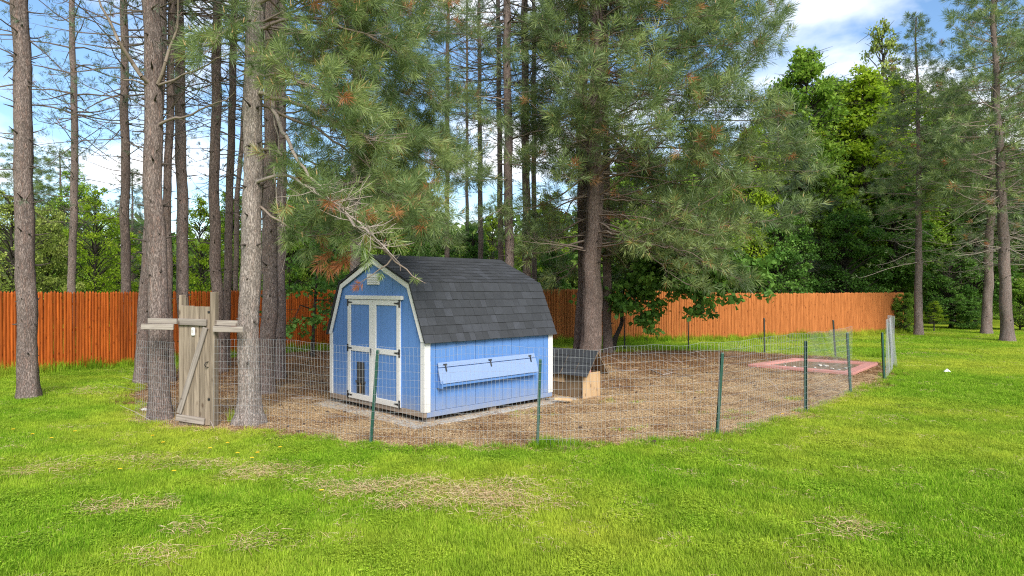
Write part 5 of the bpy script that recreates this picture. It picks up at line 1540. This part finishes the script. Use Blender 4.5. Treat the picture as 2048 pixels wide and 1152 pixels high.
def scatter_tree(gname, tiles):
    """node group: each point of the object carries one turned and scaled clump"""
    col = bpy.data.collections.new(gname + '_clumps')
    for i, me in enumerate(tiles):
        col.objects.link(bpy.data.objects.new(gname + '_clump', me))
    ng = bpy.data.node_groups.new(gname, 'GeometryNodeTree')
    ng.interface.new_socket('Geometry', in_out='INPUT', socket_type='NodeSocketGeometry')
    ng.interface.new_socket('Geometry', in_out='OUTPUT', socket_type='NodeSocketGeometry')
    N, Lk = ng.nodes, ng.links
    gi, go = N.new('NodeGroupInput'), N.new('NodeGroupOutput')
    ci = N.new('GeometryNodeCollectionInfo'); ci.inputs['Collection'].default_value = col
    ci.inputs['Separate Children'].default_value = True; ci.inputs['Reset Children'].default_value = True
    ip = N.new('GeometryNodeInstanceOnPoints'); ip.inputs['Pick Instance'].default_value = True
    def attr(nm, typ):
        a = N.new('GeometryNodeInputNamedAttribute'); a.data_type = typ; a.inputs['Name'].default_value = nm; return a
    ai, ar, asz = attr('pick', 'INT'), attr('turn', 'FLOAT_VECTOR'), attr('size', 'FLOAT_VECTOR')
    er = N.new('FunctionNodeEulerToRotation')
    Lk.new(ar.outputs[0], er.inputs[0])
    Lk.new(gi.outputs[0], ip.inputs['Points']); Lk.new(ci.outputs[0], ip.inputs['Instance'])
    Lk.new(ai.outputs[0], ip.inputs['Instance Index']); Lk.new(er.outputs[0], ip.inputs['Rotation']); Lk.new(asz.outputs[0], ip.inputs['Scale'])
    Lk.new(ip.outputs[0], go.inputs[0])
    return ng

def scatter(name, label, P, pick, size, tiles):
    n = len(P)
    me = bpy.data.meshes.new(name); me.vertices.add(n); me.vertices.foreach_set('co', np.ascontiguousarray(P, np.float32).ravel())
    a = me.attributes.new('pick', 'INT', 'POINT'); a.data.foreach_set('value', np.asarray(pick, np.int32))
    turn = np.zeros((n, 3), np.float32); turn[:, 2] = rg.uniform(0, 6.28, n)
    a = me.attributes.new('turn', 'FLOAT_VECTOR', 'POINT'); a.data.foreach_set('vector', turn.ravel())
    a = me.attributes.new('size', 'FLOAT_VECTOR', 'POINT'); a.data.foreach_set('vector', np.ascontiguousarray(size, np.float32).ravel())
    me.update()
    o = link(name, me); tag(o, label, kind='stuff')
    m = o.modifiers.new('clumps', 'NODES'); m.node_group = scatter_tree(name, tiles)
    return o

def jgrid(x0, x1, y0, y1, sp):
    X, Y = np.meshgrid(np.arange(x0, x1, sp), np.arange(y0, y1, sp))
    P = np.stack([X.ravel(), Y.ravel()], 1); return P + rg.uniform(-sp * .55, sp * .55, P.shape)

def in_frame(P, m=1.3):
    return np.abs(P[:, 0]) < 0.776 * P[:, 1] * m + 2.0

BEDL = [tuple(p) for p in BED]
def lawn_points(y0, y1, sp):
    P = jgrid(-26, 27, y0, y1, sp); P = P[in_frame(P)]
    return P[~inside(P, BEDL)]
# fence line: keep the lawn clumps on this side, mostly
def before_fence(P):
    fyy = np.interp(P[:, 0], pxs, pys, left=14, right=60); return P[:, 1] < fyy - 0.1
tiles = [blade_tile('grass_a', 250, 0.17, 0.046, 0.0042, GRASS, 0.45), blade_tile('grass_b', 230, 0.17, 0.038, 0.0045, GRASS, 0.6), blade_tile('grass_c', 250, 0.18, 0.054, 0.0040, GRASS, 0.35),
         clover_tile('clover', 240, 0.18, GRASS), straw_tile('thatch', 60, 0.17, 0.07, 0.003, STRAW, 0.03, (0.3, 1.0))]
near_P = lawn_points(2.8, 10.5, 0.135); far_P = lawn_points(10.5, 19, 0.21); far2 = lawn_points(19, 32, 0.36)
P = np.concatenate([near_P, far_P, far2]); P = P[before_fence(P)]
dist = P[:, 1]
sc = np.where(dist < 10.5, 1.0, np.where(dist < 19, 1.45, 2.2)) * rg.uniform(0.8, 1.2, len(P))
hz = np.where(dist < 10.5, 1.0, np.where(dist < 19, 1.05, 1.2)) * rg.uniform(0.75, 1.2, len(P))
cl = np.sin(P[:, 0] * 1.1 + 0.7 * np.sin(P[:, 1] * 0.9)) * np.sin(P[:, 1] * 1.3 + 0.5) 
pick = np.where(rg.random(len(P)) < 0.04 + 0.10 * (cl > 0.25), 3, rg.integers(0, 3, len(P)))
pick = np.where(rg.random(len(P)) < 0.045, 4, pick)
scatter('grass', 'short bright green lawn grass blades', np.concatenate([P, np.zeros((len(P), 1))], 1), pick, np.stack([sc, sc, hz], 1), tiles)

# ragged longer grass along the edge of the pen, round the trunks and under the fence
tall = [blade_tile('tall_a', 60, 0.10, 0.13, 0.006, GRASS, 0.4, 0.5), blade_tile('tall_b', 45, 0.10, 0.17, 0.006, GRASS, 0.3, 0.5)]
E = []
for k in range(len(BED)):
    p = BED[k]
    if p[1] < 11.5 and p[0] > -5.2:
        for _ in range(2): E.append((p[0] + rg.normal(0, 0.06), p[1] + rg.normal(-0.03, 0.06), 0.45))
    elif rg.random() < 0.8: E.append((p[0] + rg.normal(0, 0.1), p[1] + rg.normal(0, 0.1), 0.7))
for (px, py, n, s) in ((492, 845, 14, 1.1), (1075, 899, 10, 0.8), (1434, 875, 6, 0.7), (1611, 827, 5, 0.7), (742, 891, 5, 0.5), (1790, 738, 10, 0.9), (1590, 800, 4, 0.6), (1765, 716, 6, 1.6), (1100, 894, 14, 0.8), (1130, 893, 8, 0.7)):
    c = gnd(px, py)
    for _ in range(n): E.append((c.x + rg.normal(0, 0.10), c.y + rg.normal(0, 0.05), s))
for k in range(0, len(ss), 2):
    if pys[k] > 14:
        for _ in range(3): E.append((pxs[k] + rg.normal(0, .15), pys[k] - abs(rg.normal(0.05, 0.25)), rg.uniform(0.8, 2.2)))
E = np.array(E)
scatter('tall_grass', 'longer ragged grass along the pen edge, trunks and fence foot', np.stack([E[:, 0], E[:, 1], E[:, 0] * 0], 1), rg.integers(0, 2, len(E)),
        np.stack([E[:, 2] ** 0.5, E[:, 2] ** 0.5, E[:, 2] * rg.uniform(0.7, 1.2, len(E))], 1), tall)

# pine straw in the pen
lit = [straw_tile('litter_a', 230, 0.22, 0.10, 0.0036, LITTER, 0.02, (0.1, 0.9)), straw_tile('litter_b', 210, 0.22, 0.09, 0.004, LITTER, 0.025, (0.0, 0.7)), straw_tile('litter_c', 200, 0.22, 0.08, 0.004, STRAW, 0.02, (0.1, 1.0)),
       blade_tile('sprout', 40, 0.10, 0.045, 0.005, GRASS, 0.5)]
P = np.concatenate([jgrid(-9, 12, 7.5, 12, 0.17), jgrid(-9, 13, 12, 24, 0.30)]); P = P[inside(P, BEDL)]
w3 = np.clip(1.25 - (P[:, 1] - 8) * 0.14 + np.clip(P[:, 0] * 0.06, -0.5, 0.3), 0.05, 0.8)
pick = np.where(rg.random(len(P)) < w3, 2, rg.integers(0, 2, len(P)))
sproutn = np.sin(P[:, 0] * 2.1 + 1) * np.sin(P[:, 1] * 2.7) > 0.6
pick = np.where((rg.random(len(P)) < 0.35) & sproutn & (P[:, 0] > 0) & (P[:, 1] < 12), 3, pick)
sc = np.where(P[:, 1] < 12, 1.0, 1.5)
scatter('pine_straw', 'fallen pine needles and straw littering the pen', np.concatenate([P, np.full((len(P), 1), 0.007)], 1), pick, np.stack([sc, sc, np.ones_like(sc)], 1), lit)

tw = [straw_tile('twigs_a', 5, 0.3, 0.42, 0.010, TWIG_DARK, 0.03), straw_tile('twigs_b', 4, 0.3, 0.30, 0.012, TWIG, 0.04), straw_tile('twigs_c', 3, 0.3, 0.5, 0.009, TWIG_PALE, 0.03)]
P = jgrid(-9, 12, 8.5, 23, 0.42); P = P[inside(P, BEDL)]; P = P[rg.random(len(P)) < np.clip((P[:, 1] - 8) * 0.10 - P[:, 0] * 0.07 + 0.1, 0.06, 0.85)]
scatter('fallen_twigs', 'scatter of small fallen twigs on the pine straw', np.concatenate([P, np.full((len(P), 1), 0.014)], 1), rg.integers(0, 3, len(P)), np.ones((len(P), 3)), tw)

# raked dry thatch lying on the lawn
D = []
for (px, py, rx, ry, n) in ((640, 975, 40, 8, 12), (690, 990, 30, 8, 10), (760, 985, 35, 10, 14), (860, 975, 40, 12, 22), (930, 1000, 60, 14, 40), (1000, 990, 50, 14, 34), (1060, 1010, 40, 10, 14), (800, 1015, 60, 8, 16),
                            (215, 1020, 22, 4, 10), (325, 1015, 20, 4, 6), (390, 935, 40, 6, 12), (300, 920, 60, 6, 14), (80, 940, 60, 7, 14), (500, 950, 50, 6, 12), (540, 940, 30, 5, 8), (500, 1090, 20, 5, 5), (300, 1115, 40, 5, 7),
                            (1690, 1065, 16, 3, 4), (1740, 1060, 50, 5, 5), (380, 1060, 30, 5, 5), (1480, 860, 0, 0, 0), (180, 785, 22, 4, 12), (620, 950, 60, 5, 9), (1850, 705, 60, 5, 10), (1770, 840, 50, 8, 8)):
    for _ in range(n):
        c = gnd(px + rg.normal(0, rx * 0.85), py + rg.normal(0, ry * 0.85)); D.append((c.x, c.y, 0.016))
D = np.array(D)
th = [straw_tile('dry_a', 42, 0.19, 0.09, 0.0035, STRAW, 0.035, (0.1, 0.9)), straw_tile('dry_b', 24, 0.17, 0.09, 0.0035, STRAW, 0.04, (0.3, 1.0))]
scatter('dry_thatch', 'wisps of dry raked thatch lying on the lawn', D, rg.integers(0, 2, len(D)), np.stack([rg.uniform(.6, 1.3, len(D))] * 2 + [np.ones(len(D))], 1), th)

# fallen limbs on the needle floor
def fallen(label, pts, r, seed, mat=TWIG_PALE):
    rng = np.random.default_rng(seed)
    P = [np.array(gnd(x, y)) + np.array([0, 0, r + 0.008 + rng.uniform(0, .02)]) for x, y in pts]; b = P[0] * np.array([1, 1, 0])
    S = Segs(); P = [p - b for p in P]; S.path(P, r, r * 0.4)
    for i in range(1, len(P)):
        e = P[i] + np.array([rng.normal(0, .15), rng.normal(0, .15), abs(rng.normal(0, .02))]); S.add(P[i], e, r * 0.4, r * 0.2)
    tag(link('fallen_branch', S.mesh('fallen_branch', mat, 5), None, tuple(b)), label, 'branch', 'fallen branches on the pine straw')
fallen('pale fallen branch on the straw left of the shed door', [(582, 800), (610, 801), (640, 803), (662, 806)], 0.013, 1)
fallen('short pale stick near the front left corner of the paving', [(655, 838), (690, 837), (722, 834)], 0.010, 2)
fallen('pale stick before the dark posts right of the dog house', [(1228, 738), (1250, 744), (1276, 742)], 0.014, 3)
fallen('crooked branch right of the dog house roof', [(1246, 716), (1258, 721), (1266, 727)], 0.014, 4)
fallen('grey branch in the middle of the pen behind the dog house', [(1300, 742), (1325, 753), (1345, 748), (1370, 752)], 0.016, 5)
fallen('thin stick between the gate and the pale rough pine', [(440, 812), (462, 820), (480, 822)], 0.010, 6)
fallen('slim twig behind the mesh near the narrow pine', [(598, 780), (625, 772), (650, 770)], 0.010, 7, TWIG)

def cone_mesh():
    V, F = [], []
    rings = 6; sides = 8
    for i in range(rings):
        f = i / (rings - 1); r = 0.026 * math.sin(math.pi * (0.12 + 0.82 * f)) ** 0.7
        for k in range(sides):
            a = 6.283 * (k + 0.5 * (i % 2)) / sides; q = r * (1.2 if k % 2 else 0.85)
            V.append((math.cos(a) * q, (f - 0.5) * 0.075, math.sin(a) * q + 0.026))
    for i in range(rings - 1):
        for k in range(sides):
            j = (k + 1) % sides; F.append((i * sides + k, i * sides + j, (i + 1) * sides + j, (i + 1) * sides + k))
    F.append(tuple(range(sides))[::-1]); F.append(tuple(range((rings - 1) * sides, rings * sides)))
    return mesh_pd('pine_cone', V, F, CONE)
cm = cone_mesh()
for (px, py) in ((1273, 789), (1302, 772), (1453, 737), (1414, 748), (1420, 762), (1482, 806), (1308, 888), (1160, 860), (608, 853), (576, 858), (596, 868), (655, 828), (1345, 745), (1380, 735), (690, 828), (560, 815), (480, 800), (1510, 775), (1390, 800)):
    p = gnd(px, py)
    pc = link('pine_cone', cm, None, (p.x, p.y, 0.012), (0, 0, random.uniform(0, 6.28))); pc.scale = (.75, .75, .75)
    tag(pc, 'small dark pine cone lying on the pine straw in the pen', 'pine cone', 'pine cones on the pine straw')
sr = rock_mesh(0.06, 'stone', 9)
p = gnd(290, 824); tag(link('stone', sr, None, (p.x, p.y, 0.03)), 'pinkish stone at the foot of the thick pine left of the gate', 'stone')
for (px, py, s) in ((1270, 783, .5), (1325, 785, .4), (1240, 772, .5), (1425, 798, .5), (1500, 842, .35), (1550, 800, .3), (1275, 790, .35)):
    p = gnd(px, py); o = link('stone', sr, None, (p.x, p.y, 0.012), (0, 0, random.uniform(0, 6))); o.scale = (s, s, s)
    tag(o, 'small pale stone half buried in the straw between the steel posts', 'stone', 'small stones in the pen')
# dandelions
ds = Segs()
def dandelion():
    V, F = [], []
    for k in range(12):
        a = 6.283 * k / 12
        b = len(V); s = 0.006
        V += [(0, 0, 0.062), (math.cos(a) * 0.012 - math.sin(a) * s, math.sin(a) * 0.012 + math.cos(a) * s, 0.068), (math.cos(a) * 0.024, math.sin(a) * 0.024, 0.066), (math.cos(a) * 0.012 + math.sin(a) * s, math.sin(a) * 0.012 - math.cos(a) * s, 0.068)]
        F.append((b, b + 1, b + 2, b + 3))
    f = mesh_pd('flower_head', V, F, YELLOW)
    s = Segs(); s.add((0, 0, 0), (0, 0, 0.063), 0.002, 0.002)
    return f, s.mesh('stem', STEM, 4)
fh_, st_ = dandelion()
for (px, py) in ((26, 868), (65, 878), (103, 886), (305, 881), (326, 895), (420, 907), (455, 896), (475, 917), (515, 916), (504, 927), (240, 950), (348, 954), (643, 994), (150, 872), (560, 905), (1587, 833), (1565, 836)):
    p = gnd(px, py); t = empty('dandelion', (p.x, p.y, 0), random.uniform(0, 6)); tag(t, 'small yellow dandelion flower in the lawn', 'flower', 'dandelions in the lawn')
    link('flower_head', fh_, t); link('stem', st_, t)
# crumpled white scrap on the lawn
V = [(-0.09, -0.04, 0.03), (0.08, -0.05, 0.02), (0.10, 0.05, 0.035), (-0.06, 0.06, 0.03), (0.0, 0.0, 0.10), (-0.02, -0.09, 0.05)]
me = mesh_pd('paper_scrap', V, [(0, 1, 4), (1, 2, 4), (2, 3, 4), (3, 0, 4), (0, 5, 1), (3, 2, 1, 0)], PLASTIC)
p = gnd(1894, 746); tag(link('paper_scrap', me, None, (p.x, p.y, 0.0)), 'small white scrap lying on the lawn right of the wire roll', 'litter')
